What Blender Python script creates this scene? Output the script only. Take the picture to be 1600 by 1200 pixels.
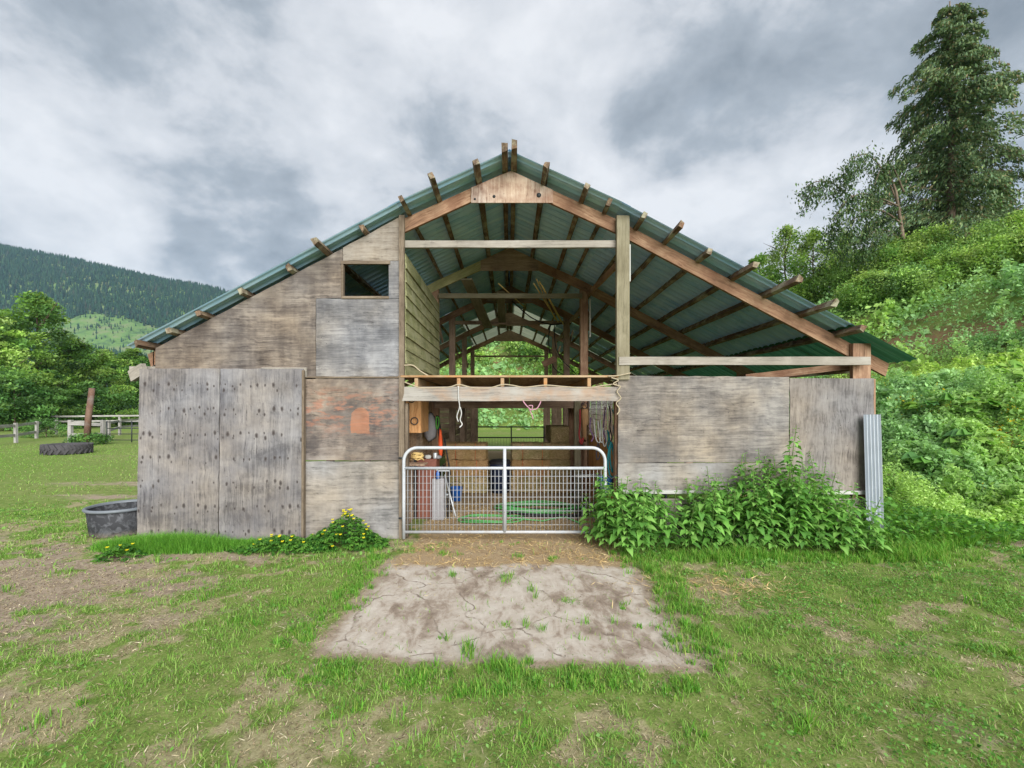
import bpy, bmesh, math, random
import numpy as np
from mathutils import Vector, Matrix, Quaternion
random.seed(7); RNG = np.random.default_rng(11)
for o in list(bpy.data.objects): bpy.data.objects.remove(o)
scene = bpy.context.scene
COL = scene.collection

# ---------------------------------------------------------------- camera, sky, sun, exposure
F, CX, CY, EYE = 700.0, 796.0, 640.0, 1.87          # focal length and vanishing point in photo pixels, eye height in m
cam = bpy.data.cameras.new('camera'); camo = bpy.data.objects.new('camera', cam); COL.objects.link(camo)
camo.location = (0, 0, EYE); camo.rotation_euler = (math.radians(90), 0, 0)
cam.sensor_width = 36; cam.lens = 36 * F / 1600
cam.shift_x = (800 - CX) / 1600; cam.shift_y = (CY - 600) / 1600
cam.clip_start = 0.05; cam.clip_end = 20000
scene.camera = camo

SUN_EL, SUN_AZ = math.radians(25), math.radians(160)     # azimuth clockwise from +Y: behind the camera, a little to the right
sun = bpy.data.lights.new('sun', 'SUN'); sun.energy = 1.5; sun.angle = math.radians(55); sun.color = (1, 0.985, 0.96)
suno = bpy.data.objects.new('sun', sun); COL.objects.link(suno)
sd = Vector((math.sin(SUN_AZ) * math.cos(SUN_EL), math.cos(SUN_AZ) * math.cos(SUN_EL), math.sin(SUN_EL)))
suno.rotation_euler = (-sd).to_track_quat('-Z', 'Y').to_euler(); suno.location = sd * 60

def S(r, g, b, a=1.0):
    f = lambda v: (v / 255 / 12.92) if v / 255 <= 0.04045 else ((v / 255 + 0.055) / 1.055) ** 2.4
    return (f(r), f(g), f(b), a)

class NT:
    """small node tree writer"""
    def __init__(s, tree): s.t = tree; s.t.nodes.clear()
    def n(s, ty, ins=None, **kw):
        nd = s.t.nodes.new(ty)
        for k, v in kw.items(): setattr(nd, k, v)
        for k, v in (ins or {}).items(): s.put(nd.inputs[k], v)
        return nd
    def put(s, sock, v):
        if hasattr(v, 'is_output'): s.t.links.new(v, sock)
        elif hasattr(v, 'outputs'): s.t.links.new(v.outputs[0], sock)
        else: sock.default_value = v
    def m(s, op, a, b=0.0, c=None, clamp=False):
        d = {0: a, 1: b}
        if c is not None: d[2] = c
        return s.n('ShaderNodeMath', d, operation=op, use_clamp=clamp).outputs[0]
    def mix(s, f, a, b, blend='MIX'):
        nd = s.n('ShaderNodeMix', data_type='RGBA', blend_type=blend)
        s.put(nd.inputs[0], f); s.put(nd.inputs[6], a); s.put(nd.inputs[7], b)
        return nd.outputs[2]
    def ramp(s, f, stops, interp='LINEAR'):
        nd = s.n('ShaderNodeValToRGB', {0: f}); cr = nd.color_ramp; cr.interpolation = interp
        while len(cr.elements) < len(stops): cr.elements.new(0.5)
        for e, (p, c) in zip(cr.elements, stops):
            e.position = p; e.color = c if len(c) == 4 else (*c, 1)
        return nd.outputs[0]
    def range(s, v, a, b, c=0.0, d=1.0):
        nd = s.n('ShaderNodeMapRange', {0: v, 1: a, 2: b, 3: c, 4: d}); return nd.outputs[0]
    def noise(s, vec, scale, detail=5, rough=0.55, dist=0.0):
        return s.n('ShaderNodeTexNoise', {'Vector': vec, 'Scale': scale, 'Detail': detail, 'Roughness': rough, 'Distortion': dist}).outputs[0]
    def mapping(s, vec, scale=(1, 1, 1), loc=(0, 0, 0), rot=(0, 0, 0)):
        return s.n('ShaderNodeMapping', {'Vector': vec, 'Scale': scale, 'Location': loc, 'Rotation': rot}).outputs[0]

wld = bpy.data.worlds.new('World'); scene.world = wld; wld.use_nodes = True
w = NT(wld.node_tree)
sky = w.n('ShaderNodeTexSky', sky_type='NISHITA', sun_disc=False, sun_elevation=SUN_EL, sun_rotation=SUN_AZ, air_density=1.2, dust_density=2.0)
bg_sky = w.n('ShaderNodeBackground', {0: sky, 1: 0.05})
gen = w.n('ShaderNodeTexCoord').outputs['Generated']
sx = w.n('ShaderNodeSeparateXYZ', {0: gen})
zz = w.m('ADD', w.m('MAXIMUM', sx.outputs[2], 0.0), 0.55)
pl = w.n('ShaderNodeCombineXYZ', {0: w.m('DIVIDE', sx.outputs[0], zz), 1: w.m('DIVIDE', sx.outputs[1], zz), 2: w.m('MULTIPLY', sx.outputs[2], 0.6)}).outputs[0]
CLOUD_LOC = (1.2, 4.4, 0.7)
pm = w.mapping(pl, (1, 1, 1), CLOUD_LOC)
big = w.noise(pm, 1.9, 4, 0.5, 0.1)
fine = w.noise(pm, 5.0, 7, 0.60, 0.15)
shade = w.m('ADD', w.m('MULTIPLY', big, 0.6), w.m('MULTIPLY', fine, 0.4))
ccol = w.ramp(shade, [(0.37, S(132, 141, 151)), (0.45, S(166, 174, 183)), (0.50, S(202, 206, 212)), (0.58, S(226, 228, 232))])
bg_cloud = w.n('ShaderNodeBackground', {0: ccol, 1: 0.255})
cover = w.range(w.noise(pm, 1.7, 3, 0.55, 0.0), 0.30, 0.44, 0.80, 1.0)
w.n('ShaderNodeOutputWorld', {0: w.n('ShaderNodeMixShader', {0: cover, 1: bg_sky, 2: bg_cloud})})

wld.cycles.sampling_method = 'NONE'
scene.render.engine = 'CYCLES'
vs = scene.view_settings; vs.view_transform = 'Standard'; vs.look = 'None'; vs.gamma = 1.0; vs.exposure = 2.15; vs.use_curve_mapping = False
scene.cycles.max_bounces = 6; scene.cycles.diffuse_bounces = 3; scene.cycles.transparent_max_bounces = 8; scene.cycles.transmission_bounces = 4

# ---------------------------------------------------------------- helpers
def tag(o, label=None, cat=None, group=None, kind=None):
    if label: o['label'] = label
    if cat: o['category'] = cat
    if group: o['group'] = group
    if kind: o['kind'] = kind
    return o
def W(px, py, Y):                         # photo pixel + depth -> point in the place
    return Vector(((px - CX) * Y / F, Y, EYE + (CY - py) * Y / F))
def link(name, me, mat=None, parent=None, loc=None):
    o = bpy.data.objects.new(name, me); COL.objects.link(o)
    if mat is not None and me is not None and not me.materials: me.materials.append(mat)
    if parent is not None: o.parent = parent
    if loc is not None: o.location = loc
    return o
def empty(name, loc=(0, 0, 0), rz=0.0):
    o = bpy.data.objects.new(name, None); COL.objects.link(o); o.location = loc; o.rotation_euler = (0, 0, rz); o.empty_display_size = 0.2
    return o
def np_mesh(name, verts, faces, cols=None, smooth=False):
    """verts (N,3), faces (M,k) of one size k, cols (N,3) point colours"""
    verts = np.asarray(verts, np.float32); faces = np.asarray(faces, np.int32)
    me = bpy.data.meshes.new(name); k = faces.shape[1]; m = len(faces)
    me.vertices.add(len(verts)); me.vertices.foreach_set('co', verts.ravel())
    me.loops.add(m * k); me.loops.foreach_set('vertex_index', faces.ravel())
    me.polygons.add(m); me.polygons.foreach_set('loop_start', np.arange(0, m * k, k, dtype=np.int32))
    if smooth: me.polygons.foreach_set('use_smooth', np.ones(m, bool))
    if cols is not None:
        a = me.color_attributes.new('Col', 'FLOAT_COLOR', 'POINT')
        cols = np.asarray(cols); c = np.ones((len(verts), 4), np.float32); c[:, :cols.shape[1]] = cols; a.data.foreach_set('color', c.ravel())
    me.update(calc_edges=True); return me
def py_mesh(name, verts, faces, smooth=False):
    me = bpy.data.meshes.new(name); me.from_pydata([tuple(v) for v in verts], [], faces); me.update()
    if smooth:
        for p in me.polygons: p.use_smooth = True
    return me
def bm_mesh(name, bm, smooth=False):
    me = bpy.data.meshes.new(name); bmesh.ops.recalc_face_normals(bm, faces=bm.faces); bm.to_mesh(me); bm.free()
    if smooth:
        for p in me.polygons: p.use_smooth = True
    return me
def add_box(bm, x0, x1, y0, y1, z0, z1):
    v = [bm.verts.new(p) for p in ((x0, y0, z0), (x1, y0, z0), (x1, y1, z0), (x0, y1, z0), (x0, y0, z1), (x1, y0, z1), (x1, y1, z1), (x0, y1, z1))]
    for f in ((3, 2, 1, 0), (4, 5, 6, 7), (0, 1, 5, 4), (1, 2, 6, 5), (2, 3, 7, 6), (3, 0, 4, 7)): bm.faces.new([v[i] for i in f])
    return v
def box(name, x0, x1, y0, y1, z0, z1, mat, parent=None, bev=0.004):
    """box whose mesh is local to its centre"""
    cx, cy, cz = (x0 + x1) / 2, (y0 + y1) / 2, (z0 + z1) / 2
    bm = bmesh.new(); add_box(bm, x0 - cx, x1 - cx, y0 - cy, y1 - cy, z0 - cz, z1 - cz)
    if bev: bmesh.ops.bevel(bm, geom=bm.edges[:], offset=bev, segments=1, affect='EDGES')
    return link(name, bm_mesh(name, bm), mat, parent, (cx, cy, cz))
def board(name, p0, p1, wdt, thk, mat, parent=None, up=(0, 0, 1), rough=0.0, seg=1, bev=0.003, ends=0.0):
    """plank from p0 to p1; local x along its length, width along the projected 'up', thickness across. rough = edge waviness"""
    p0, p1 = Vector(p0), Vector(p1); L = (p1 - p0).length; x = (p1 - p0) / L
    z = Vector(up); z = (z - x * z.dot(x)).normalized(); y = z.cross(x)
    seg = max(1, seg); V = []; Fc = []
    for i in range(seg + 1):
        t = i / seg - 0.5
        for (sy, sz) in ((-1, -1), (1, -1), (1, 1), (-1, 1)):
            r = (lambda: random.uniform(-rough, rough)) if rough else (lambda: 0.0)
            ex = random.uniform(-ends, ends) if (ends and i in (0, seg)) else 0.0
            V.append((t * L + ex, sy * thk / 2 + r() * .6, sz * wdt / 2 + r()))
    for i in range(seg):
        for k in range(4):
            a = i * 4 + k; b = i * 4 + (k + 1) % 4; Fc.append((a, b, b + 4, a + 4))
    Fc.append((3, 2, 1, 0)); e = seg * 4; Fc.append((e, e + 1, e + 2, e + 3))
    bm = bmesh.new(); vv = [bm.verts.new(v) for v in V]
    for f in Fc: bm.faces.new([vv[i] for i in f])
    if bev and not rough: bmesh.ops.bevel(bm, geom=bm.edges[:], offset=min(bev, thk * .3), segments=1, affect='EDGES')
    o = link(name, bm_mesh(name, bm), mat, parent)
    M = Matrix((x, y, z)).transposed().to_4x4(); M.translation = (p0 + p1) / 2; o.matrix_basis = M
    return o
def panel(name, pts, y, thk, mat, parent=None):
    """flat polygon in the XZ plane, front face at y, thickness going back; origin at its centre"""
    cx = sum(p[0] for p in pts) / len(pts); cz = sum(p[1] for p in pts) / len(pts); n = len(pts)
    if name == 'plywood_sheet':                # worn, slightly ragged edges
        q_ = []
        for i in range(n):
            p0_, p1_ = pts[i], pts[(i + 1) % n]; L_ = math.hypot(p1_[0] - p0_[0], p1_[1] - p0_[1]); k_ = max(1, int(L_ / .11))
            for j in range(k_): q_.append((p0_[0] + (p1_[0] - p0_[0]) * j / k_ + (random.uniform(-.0045, .0045) if j else 0), p0_[1] + (p1_[1] - p0_[1]) * j / k_ + (random.uniform(-.0045, .0045) if j else 0)))
        pts = q_; n = len(pts)
    V = [(p[0] - cx, 0, p[1] - cz) for p in pts] + [(p[0] - cx, thk, p[1] - cz) for p in pts]
    bm = bmesh.new(); vv = [bm.verts.new(v) for v in V]
    bm.faces.new(vv[:n]); bm.faces.new(vv[n:][::-1])
    for i in range(n): bm.faces.new((vv[i], vv[(i + 1) % n], vv[n + (i + 1) % n], vv[n + i]))
    return link(name, bm_mesh(name, bm), mat, parent, (cx, y, cz))
def tube_mesh(name, pts, r, n=8, closed=False, r_end=None, cap=True):
    pts = [Vector(p) for p in pts]; N = len(pts); V = []; Fc = []
    nrm = None
    for i, p in enumerate(pts):
        if closed: d = pts[(i + 1) % N] - pts[i - 1]
        else: d = pts[min(i + 1, N - 1)] - pts[max(i - 1, 0)]
        d.normalize()
        if nrm is None:
            nrm = d.orthogonal().normalized()
        else:
            nrm = (nrm - d * nrm.dot(d)); nrm = nrm.normalized() if nrm.length > 1e-6 else d.orthogonal().normalized()
        b = d.cross(nrm)
        if callable(r): rr = r(i / max(1, N - 1))
        else: rr = r if r_end is None else r + (r_end - r) * i / max(1, N - 1)
        for k in range(n):
            a = 2 * math.pi * k / n; V.append(p + (nrm * math.cos(a) + b * math.sin(a)) * rr)
    for i in range(N if closed else N - 1):
        j = (i + 1) % N
        for k in range(n):
            Fc.append((i * n + k, i * n + (k + 1) % n, j * n + (k + 1) % n, j * n + k))
    if cap and not closed:
        Fc.append(tuple(range(n))[::-1]); Fc.append(tuple((N - 1) * n + k for k in range(n)))
    return py_mesh(name, V, Fc, smooth=True)
def tube(name, pts, r, mat, parent=None, **kw): return link(name, tube_mesh(name, pts, r, **kw), mat, parent)
def lathe_mesh(name, prof, n=40, smooth=True):
    V = []; Fc = []
    for (r, z) in prof:
        for k in range(n): a = 2 * math.pi * k / n; V.append((r * math.cos(a), r * math.sin(a), z))
    for i in range(len(prof) - 1):
        for k in range(n): Fc.append((i * n + k, i * n + (k + 1) % n, (i + 1) * n + (k + 1) % n, (i + 1) * n + k))
    return py_mesh(name, V, Fc, smooth)
def spline(pts, n=8):
    """Catmull-Rom through pts"""
    P = [Vector(p) for p in pts]; P = [P[0] * 2 - P[1]] + P + [P[-1] * 2 - P[-2]]; out = []
    for i in range(1, len(P) - 2):
        for k in range(n):
            t = k / n; a, b, c, d = P[i - 1:i + 3]
            out.append(0.5 * ((2 * b) + (c - a) * t + (2 * a - 5 * b + 4 * c - d) * t * t + (3 * b - a - 3 * c + d) * t ** 3))
    out.append(P[-2]); return out

# numpy value noise
def _h(ix, iy, s):
    n = (ix.astype(np.int64) * 374761393 + iy.astype(np.int64) * 668265263 + s * 982451653) & 0x7fffffff
    n = ((n ^ (n >> 13)) * 1274126177) & 0x7fffffff
    return ((n ^ (n >> 16)) & 0xffff) / 65535.0
def vnoise(x, y, s=0):
    x = np.asarray(x, float); y = np.asarray(y, float)
    ix, iy = np.floor(x), np.floor(y); fx, fy = x - ix, y - iy
    fx = fx * fx * (3 - 2 * fx); fy = fy * fy * (3 - 2 * fy)
    return (_h(ix, iy, s) * (1 - fx) + _h(ix + 1, iy, s) * fx) * (1 - fy) + (_h(ix, iy + 1, s) * (1 - fx) + _h(ix + 1, iy + 1, s) * fx) * fy
def fbm(x, y, s=0, o=4):
    t = 0; a = 0.5; tot = 0
    for i in range(o):
        t = t + a * vnoise(np.asarray(x) * 2 ** i + 17.3 * i, np.asarray(y) * 2 ** i - 9.1 * i, s + i); tot += a; a *= 0.5
    return t / tot
def sstep(v, a, b):
    t = np.clip((np.asarray(v, float) - a) / (b - a), 0, 1); return t * t * (3 - 2 * t)

# ---------------------------------------------------------------- materials
def material(name): m = bpy.data.materials.new(name); m.use_nodes = True; return m, NT(m.node_tree)
def finish(t, bsdf): t.n('ShaderNodeOutputMaterial', {0: bsdf})
def principled(t, col, rough=0.8, metal=0.0, bump=None, bstr=0.3, bdist=0.01, spec=0.3):
    d = {'Base Color': col, 'Roughness': rough, 'Metallic': metal, 'Specular IOR Level': spec}
    if bump is not None: d['Normal'] = t.n('ShaderNodeBump', {'Height': bump, 'Strength': bstr, 'Distance': bdist}).outputs[0]
    return t.n('ShaderNodeBsdfPrincipled', d).outputs[0]
def plain(name, col, rough=0.6, metal=0.0, var=0.12, scale=9.0, spec=0.4):
    m, t = material(name)
    v = t.noise(t.n('ShaderNodeTexCoord').outputs['Object'], scale, 6, 0.6)
    c = t.mix(t.range(v, 0.3, 0.7), tuple(x * (1 - var) for x in col[:3]) + (1,), tuple(min(1, x * (1 + var)) for x in col[:3]) + (1,))
    finish(t, principled(t, c, rough, metal, v, 0.15, 0.004, spec)); return m
def wood(name, dark, mid, light, axis=0, fine=26.0, stretch=0.07, stain=None, stain_amt=0.5, stain_scale=1.6, knots=False, bump=0.5, patch=None, seed_rand=True, contrast=(0.33, 0.5, 0.68), lichen=None, k=1.0, ply=False):
    """weathered wood: long grain streaks along one local axis, broad weather stains, fine cracks; every plank shifted by its own random"""
    gr = lambda q: tuple((v * .72 + (q[0] + q[1] + q[2]) / 3 * .28) * k for v in q[:3]) + (1,) if ply else tuple(v * k for v in q[:3]) + (1,)
    dark, mid, light = gr(dark), gr(mid), gr(light); stain = None if stain is None else tuple(v * k for v in stain[:3]) + (1,)
    m, t = material(name)
    co = t.n('ShaderNodeTexCoord').outputs['Object']
    rnd = t.n('ShaderNodeObjectInfo').outputs['Random']
    off = t.n('ShaderNodeCombineXYZ', {0: t.m('MULTIPLY', rnd, 31.0), 1: t.m('MULTIPLY', rnd, 17.0), 2: t.m('MULTIPLY', rnd, 53.0)}).outputs[0]
    v = t.n('ShaderNodeVectorMath', {0: co, 1: off}, operation='ADD').outputs[0]
    sc = [1, 1, 1]; sc[axis] = stretch
    g = t.mapping(v, tuple(sc))
    warp = t.noise(v, 2.2, 3, 0.5)
    g2 = t.n('ShaderNodeVectorMath', {0: g, 1: t.n('ShaderNodeCombineXYZ', {0: t.m('MULTIPLY', warp, 0.10), 1: t.m('MULTIPLY', warp, 0.06), 2: t.m('MULTIPLY', warp, 0.10)}).outputs[0]}, operation='ADD').outputs[0]
    n1 = t.noise(g2, fine, 6, 0.70, 0.15)
    n2 = t.noise(g2, fine * (2.3 if ply else 4.2), 4, 0.66)
    n3 = t.noise(v, stain_scale, 5, 0.58, 0.3)
    s = t.m('ADD', t.m('MULTIPLY', n1, 0.55), t.m('MULTIPLY', n2, 0.45))
    s = t.m('ADD', s, t.m('MULTIPLY', t.m('SUBTRACT', n3, 0.5), 0.45))
    if ply:
        b1 = t.noise(t.mapping(v, (.8, 1, 1.25), (3.3, 0, 1.1)), 2.6, 7, .62, .5); b2 = t.noise(t.mapping(v, (7, 7, .55), (1.7, 0, 9)), 1.3, 4, .6); b3 = t.noise(v, 13.0, 5, .66, .4)
        s = t.m('ADD', s, t.m('ADD', t.m('MULTIPLY', t.m('SUBTRACT', b1, .5), .62), t.m('ADD', t.m('MULTIPLY', t.m('SUBTRACT', b2, .5), .22), t.m('MULTIPLY', t.m('SUBTRACT', b3, .5), .22))))
    c = t.ramp(s, [(contrast[0], dark), (contrast[1], mid), (contrast[2], light)])
    if ply:
        hue = t.noise(t.mapping(v, (1, 1, 1), (8.1, 2, 4.4)), 1.1, 4, .5)
        c = t.mix(1.0, c, t.mix(t.range(hue, .35, .65), (1.06, .99, .90, 1), (.94, .98, 1.06, 1)), 'MULTIPLY')
        spk = t.n('ShaderNodeTexVoronoi', {'Vector': v, 'Scale': 9.0}, voronoi_dimensions='3D').outputs['Distance']
        c = t.mix(t.range(spk, .045, .075, .65, 0.0), c, S(46, 40, 38))
    crack = t.range(n2, 0.29, 0.37, 0.50, 1.0)
    c = t.mix(1.0, c, t.n('ShaderNodeCombineColor', {0: crack, 1: crack, 2: crack}).outputs[0], 'MULTIPLY')
    if stain is not None:
        n4 = t.noise(t.mapping(v, (1, 1, 1), (5.2, 1.3, 8.8)), stain_scale * 0.9, 6, 0.62, 0.4)
        f = t.m('MULTIPLY', t.range(n4, 0.47, 0.62), t.range(n1, 0.35, 0.6, 0.35, 1.0))
        c = t.mix(t.m('MULTIPLY', f, stain_amt), c, stain)
    if lichen is not None:
        n5 = t.noise(t.mapping(v, (1, 1, 1), (-3.2, 7.3, 2.8)), 3.1, 7, 0.66, 0.2)
        c = t.mix(t.range(n5, 0.50, 0.60, 0.0, 0.8), c, lichen)
    if knots:
        # rows of dark knots: cells along x and z, each with its own offset, ring and resin streak
        sep = t.n('ShaderNodeSeparateXYZ', {0: co})
        px_, pz_ = sep.outputs[0], sep.outputs[2]
        tot = None
        for (rx, rz, sz, ox, oz, dense) in ((0.112, 0.345, 0.021, 0.03, 0.05, 0.74), (0.155, 0.345, 0.017, 0.11, 0.11, 0.48)):
            wob = t.m('MULTIPLY', t.m('SUBTRACT', t.noise(t.mapping(v, (1, 1, 1), (ox * 50, 0, oz * 40)), 1.3, 2), 0.5), 0.10)
            u = t.m('DIVIDE', t.m('ADD', px_, ox + 5), rx); q = t.m('DIVIDE', t.m('ADD', t.m('ADD', pz_, oz + 5), wob), rz)
            iu, iq = t.m('FLOOR', u), t.m('FLOOR', q)
            wn = t.n('ShaderNodeTexWhiteNoise', {'Vector': t.n('ShaderNodeCombineXYZ', {0: iu, 1: iq, 2: t.m('MULTIPLY', rnd, 91.0)}).outputs[0]}, noise_dimensions='3D')
            ws = t.n('ShaderNodeSeparateColor', {0: wn.outputs['Color']})
            du = t.m('MULTIPLY', t.m('SUBTRACT', t.m('SUBTRACT', u, iu), t.m('ADD', 0.28, t.m('MULTIPLY', ws.outputs[0], 0.44))), rx)
            dq = t.m('MULTIPLY', t.m('SUBTRACT', t.m('SUBTRACT', q, iq), t.m('ADD', 0.42, t.m('MULTIPLY', ws.outputs[1], 0.16))), rz)
            jit = t.m('MULTIPLY', t.m('SUBTRACT', t.noise(v, 34.0, 3), 0.5), 0.020)
            d = t.m('ADD', t.m('SQRT', t.m('ADD', t.m('POWER', t.m('ABSOLUTE', du), 2.0), t.m('POWER', t.m('MULTIPLY', t.m('ABSOLUTE', dq), 0.62), 2.0))), jit)
            sz2 = t.m('MULTIPLY', t.m('ADD', 0.45, ws.outputs[2]), sz)
            k = t.m('MULTIPLY', t.m('SUBTRACT', 1.0, t.m('DIVIDE', d, sz2), clamp=True), t.m('LESS_THAN', ws.outputs[1], dense))
            tot = k if tot is None else t.m('MAXIMUM', tot, k)
        c = t.mix(t.m('MULTIPLY', t.range(tot, 0.05, 0.65), 0.9), c, S(44, 38, 36))
        halo = t.range(tot, 0.0, 0.12, 0.0, 0.25)
        c = t.mix(halo, c, S(84, 78, 76))
    if patch is not None:                       # an orange paint patch with an arched top: (x0, x1, z0, z1, colour) in local metres
        sep = t.n('ShaderNodeSeparateXYZ', {0: co}); x_, z_ = sep.outputs[0], sep.outputs[2]
        x0, x1, z0, z1, pc = patch; cxp, hw = (x0 + x1) / 2, (x1 - x0) / 2
        jx = t.m('ADD', t.m('MULTIPLY', t.m('SUBTRACT', n1, 0.5), 0.05), t.m('MULTIPLY', t.m('SUBTRACT', n3, 0.5), 0.06))
        ax = t.m('ABSOLUTE', t.m('ADD', t.m('SUBTRACT', x_, cxp), jx))
        top = t.m('SUBTRACT', z1, t.m('MULTIPLY', t.m('POWER', t.m('DIVIDE', ax, hw), 2.6), 0.09))
        f = t.m('MULTIPLY', t.m('LESS_THAN', ax, hw), t.m('MULTIPLY', t.m('LESS_THAN', z_, t.m('ADD', top, jx)), t.m('GREATER_THAN', z_, t.m('ADD', z0, jx))))
        c = t.mix(t.m('MULTIPLY', f, t.range(t.m('ADD', n1, t.m('MULTIPLY', n3, .4)), 0.45, 0.95, 0.22, 0.62)), c, pc)
        f2 = t.m('MULTIPLY', t.range(t.noise(t.mapping(v, (0.5, 1, 1.6)), 9.0, 6, 0.7), 0.5, 0.62), t.range(t.m('ABSOLUTE', t.m('SUBTRACT', z_, 0.12)), 0.10, 0.42, 0.75, 0.0))
        c = t.mix(f2, c, S(150, 106, 86))
    finish(t, principled(t, c, 0.88, 0.0, s, bump, 0.006, 0.2)); return m

# exterior plywood and boards
M_PLYBROWN = wood('plywood_brown', S(104, 93, 84), S(146, 132, 118), S(186, 170, 148), fine=22, stretch=0.06, stain=S(96, 86, 80), stain_amt=0.55, contrast=(.32, .49, .66), k=.52, ply=True)
M_PLYGREY = wood('plywood_grey', S(118, 116, 116), S(158, 155, 152), S(194, 190, 184), fine=22, stretch=0.06, stain=S(112, 112, 116), stain_amt=0.5, contrast=(.32, .49, .66), k=.52, ply=True)
M_PLYTAN = wood('plywood_tan', S(132, 118, 100), S(178, 162, 138), S(204, 190, 166), fine=18, stretch=0.10, stain=S(138, 128, 118), stain_amt=0.5, k=.52, ply=True)
M_PLYKNOT = wood('plywood_knotty', S(116, 112, 112), S(158, 153, 150), S(186, 180, 174), axis=2, fine=24, stretch=0.05, stain=S(126, 124, 130), stain_amt=0.5, knots=True, k=.52, ply=True)
M_PLYORANGE = wood('plywood_orange_stained', S(112, 100, 92), S(168, 150, 132), S(196, 180, 160), fine=18, stretch=0.08, stain=S(104, 98, 96), stain_amt=0.75, stain_scale=2.4, patch=(-0.015, 0.245, -0.20, 0.17, S(176, 112, 74)), k=.52, ply=True)
M_PLYLOW = wood('plywood_pale', S(134, 128, 120), S(180, 172, 160), S(204, 196, 184), fine=16, stretch=0.10, stain=S(130, 124, 120), stain_amt=0.5, stain_scale=2.2, k=.52, ply=True)
M_PLYRIGHT = wood('plywood_right', S(116, 108, 102), S(160, 150, 138), S(196, 184, 166), fine=20, stretch=0.05, stain=S(104, 100, 100), stain_amt=0.65, stain_scale=1.3, contrast=(.32, .49, .66), k=.52, ply=True)
M_PLYVERT = wood('plywood_vertical', S(124, 116, 110), S(164, 155, 147), S(188, 180, 170), axis=2, fine=26, stretch=0.10, stain=S(126, 120, 118), stain_amt=0.4, k=.52, ply=True)
M_TRIM = wood('trim_wood', S(104, 90, 74), S(150, 134, 114), S(180, 164, 142), stain=S(110, 96, 84), k=.52)
M_RAFTER = wood('rafter_wood', S(92, 68, 54), S(146, 114, 90), S(186, 158, 130), fine=16, stretch=0.06, stain=S(100, 64, 48), stain_amt=0.6, stain_scale=2.2, contrast=(.3, .5, .7), k=.95)
M_DARKWOOD = wood('old_dark_wood', S(108, 88, 78), S(152, 128, 110), S(184, 160, 138), fine=16, stain=S(60, 46, 44))
M_GUSSET = wood('gusset_plywood', S(142, 106, 84), S(190, 164, 142), S(212, 194, 172), axis=2, fine=20, stretch=0.07, stain=S(150, 112, 90), stain_amt=0.6, stain_scale=3, ply=True, k=.78)
M_PURLIN = wood('rough_slab_wood', S(54, 44, 38), S(104, 88, 72), S(152, 134, 108), fine=14, stretch=0.12, stain=S(110, 74, 52), stain_amt=0.6, stain_scale=3.4, lichen=S(150, 148, 126), bump=0.8, k=.95)
M_POSTGREEN = wood('treated_green_post', S(122, 116, 92), S(164, 156, 128), S(190, 182, 156), axis=0, fine=14, stretch=0.06, stain=S(132, 122, 96), k=.52)
M_POSTBROWN = wood('brown_post', S(96, 72, 56), S(142, 112, 90), S(176, 148, 122), fine=16, stain=S(104, 70, 54))
M_GREYBOARD = wood('pale_grey_board', S(144, 138, 128), S(190, 182, 168), S(212, 206, 194), fine=16, stretch=0.05, stain=S(146, 138, 126), k=.52)
M_BEAM = wood('whitewashed_beam', S(148, 144, 138), S(196, 190, 180), S(216, 212, 204), fine=14, stretch=0.05, stain=S(206, 150, 96), stain_amt=0.55, stain_scale=1.5, k=.52)
M_JOIST = wood('orange_stained_joist', S(160, 124, 88), S(206, 172, 132), S(222, 196, 160), fine=14, stain=S(226, 150, 70), stain_amt=0.7, k=.52)
M_SIDING = wood('mossy_siding', S(82, 86, 58), S(130, 130, 94), S(164, 162, 126), fine=16, stretch=0.05, stain=S(92, 100, 50), stain_amt=0.6, lichen=S(142, 142, 112))
M_MOSSRAFTER = wood('mossy_rafter', S(124, 122, 84), S(172, 168, 120), S(198, 192, 150), fine=14, stain=S(96, 102, 60))
M_DECK = wood('deck_boards', S(92, 74, 58), S(138, 114, 90), S(168, 146, 120), fine=16)
M_INNERPLY = wood('inner_plywood', S(118, 94, 72), S(166, 138, 108), S(192, 166, 136), axis=1, fine=16, stretch=0.07, stain=S(140, 96, 68), ply=True)
M_CABWOOD = wood('cabinet_plywood', S(150, 104, 64), S(196, 148, 100), S(214, 172, 126), axis=2, fine=14)
M_FENCE = wood('silvered_rail', S(140, 136, 132), S(186, 182, 176), S(210, 208, 204), k=.6)
M_REDPOST = wood('red_brown_post', S(92, 70, 60), S(136, 104, 88), S(164, 136, 118), stain=S(160, 152, 146), stain_amt=0.8, k=.52)
M_WHITEBOARD = plain('white_board', S(170, 170, 164), 0.6)

def sheet_mat(name, c1, c2, rough=0.5, trans=0.0, metal=0.0, streak=1.0):
    m, t = material(name); co = t.n('ShaderNodeTexCoord').outputs['Object']
    rnd = t.n('ShaderNodeObjectInfo').outputs['Random']
    v = t.n('ShaderNodeVectorMath', {0: co, 1: t.n('ShaderNodeCombineXYZ', {0: t.m('MULTIPLY', rnd, 20.0)}).outputs[0]}, operation='ADD').outputs[0]
    a = t.noise(t.mapping(v, (0.5, 9, 0.5)), 2.0, 5, 0.6); b = t.noise(v, 1.4, 5, 0.6)
    f = t.range(t.m('ADD', t.m('MULTIPLY', a, 0.6 * streak), t.m('MULTIPLY', b, 1 - 0.6 * streak)), 0.36, 0.64)
    c = t.mix(f, c1, c2)
    p = principled(t, c, t.range(b, 0.3, 0.7, rough - .1, rough + .15), metal, None, spec=0.5)
    if trans: p = t.n('ShaderNodeMixShader', {0: trans, 1: p, 2: t.n('ShaderNodeBsdfTranslucent', {0: c}).outputs[0]}).outputs[0]
    finish(t, p); return m
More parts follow.
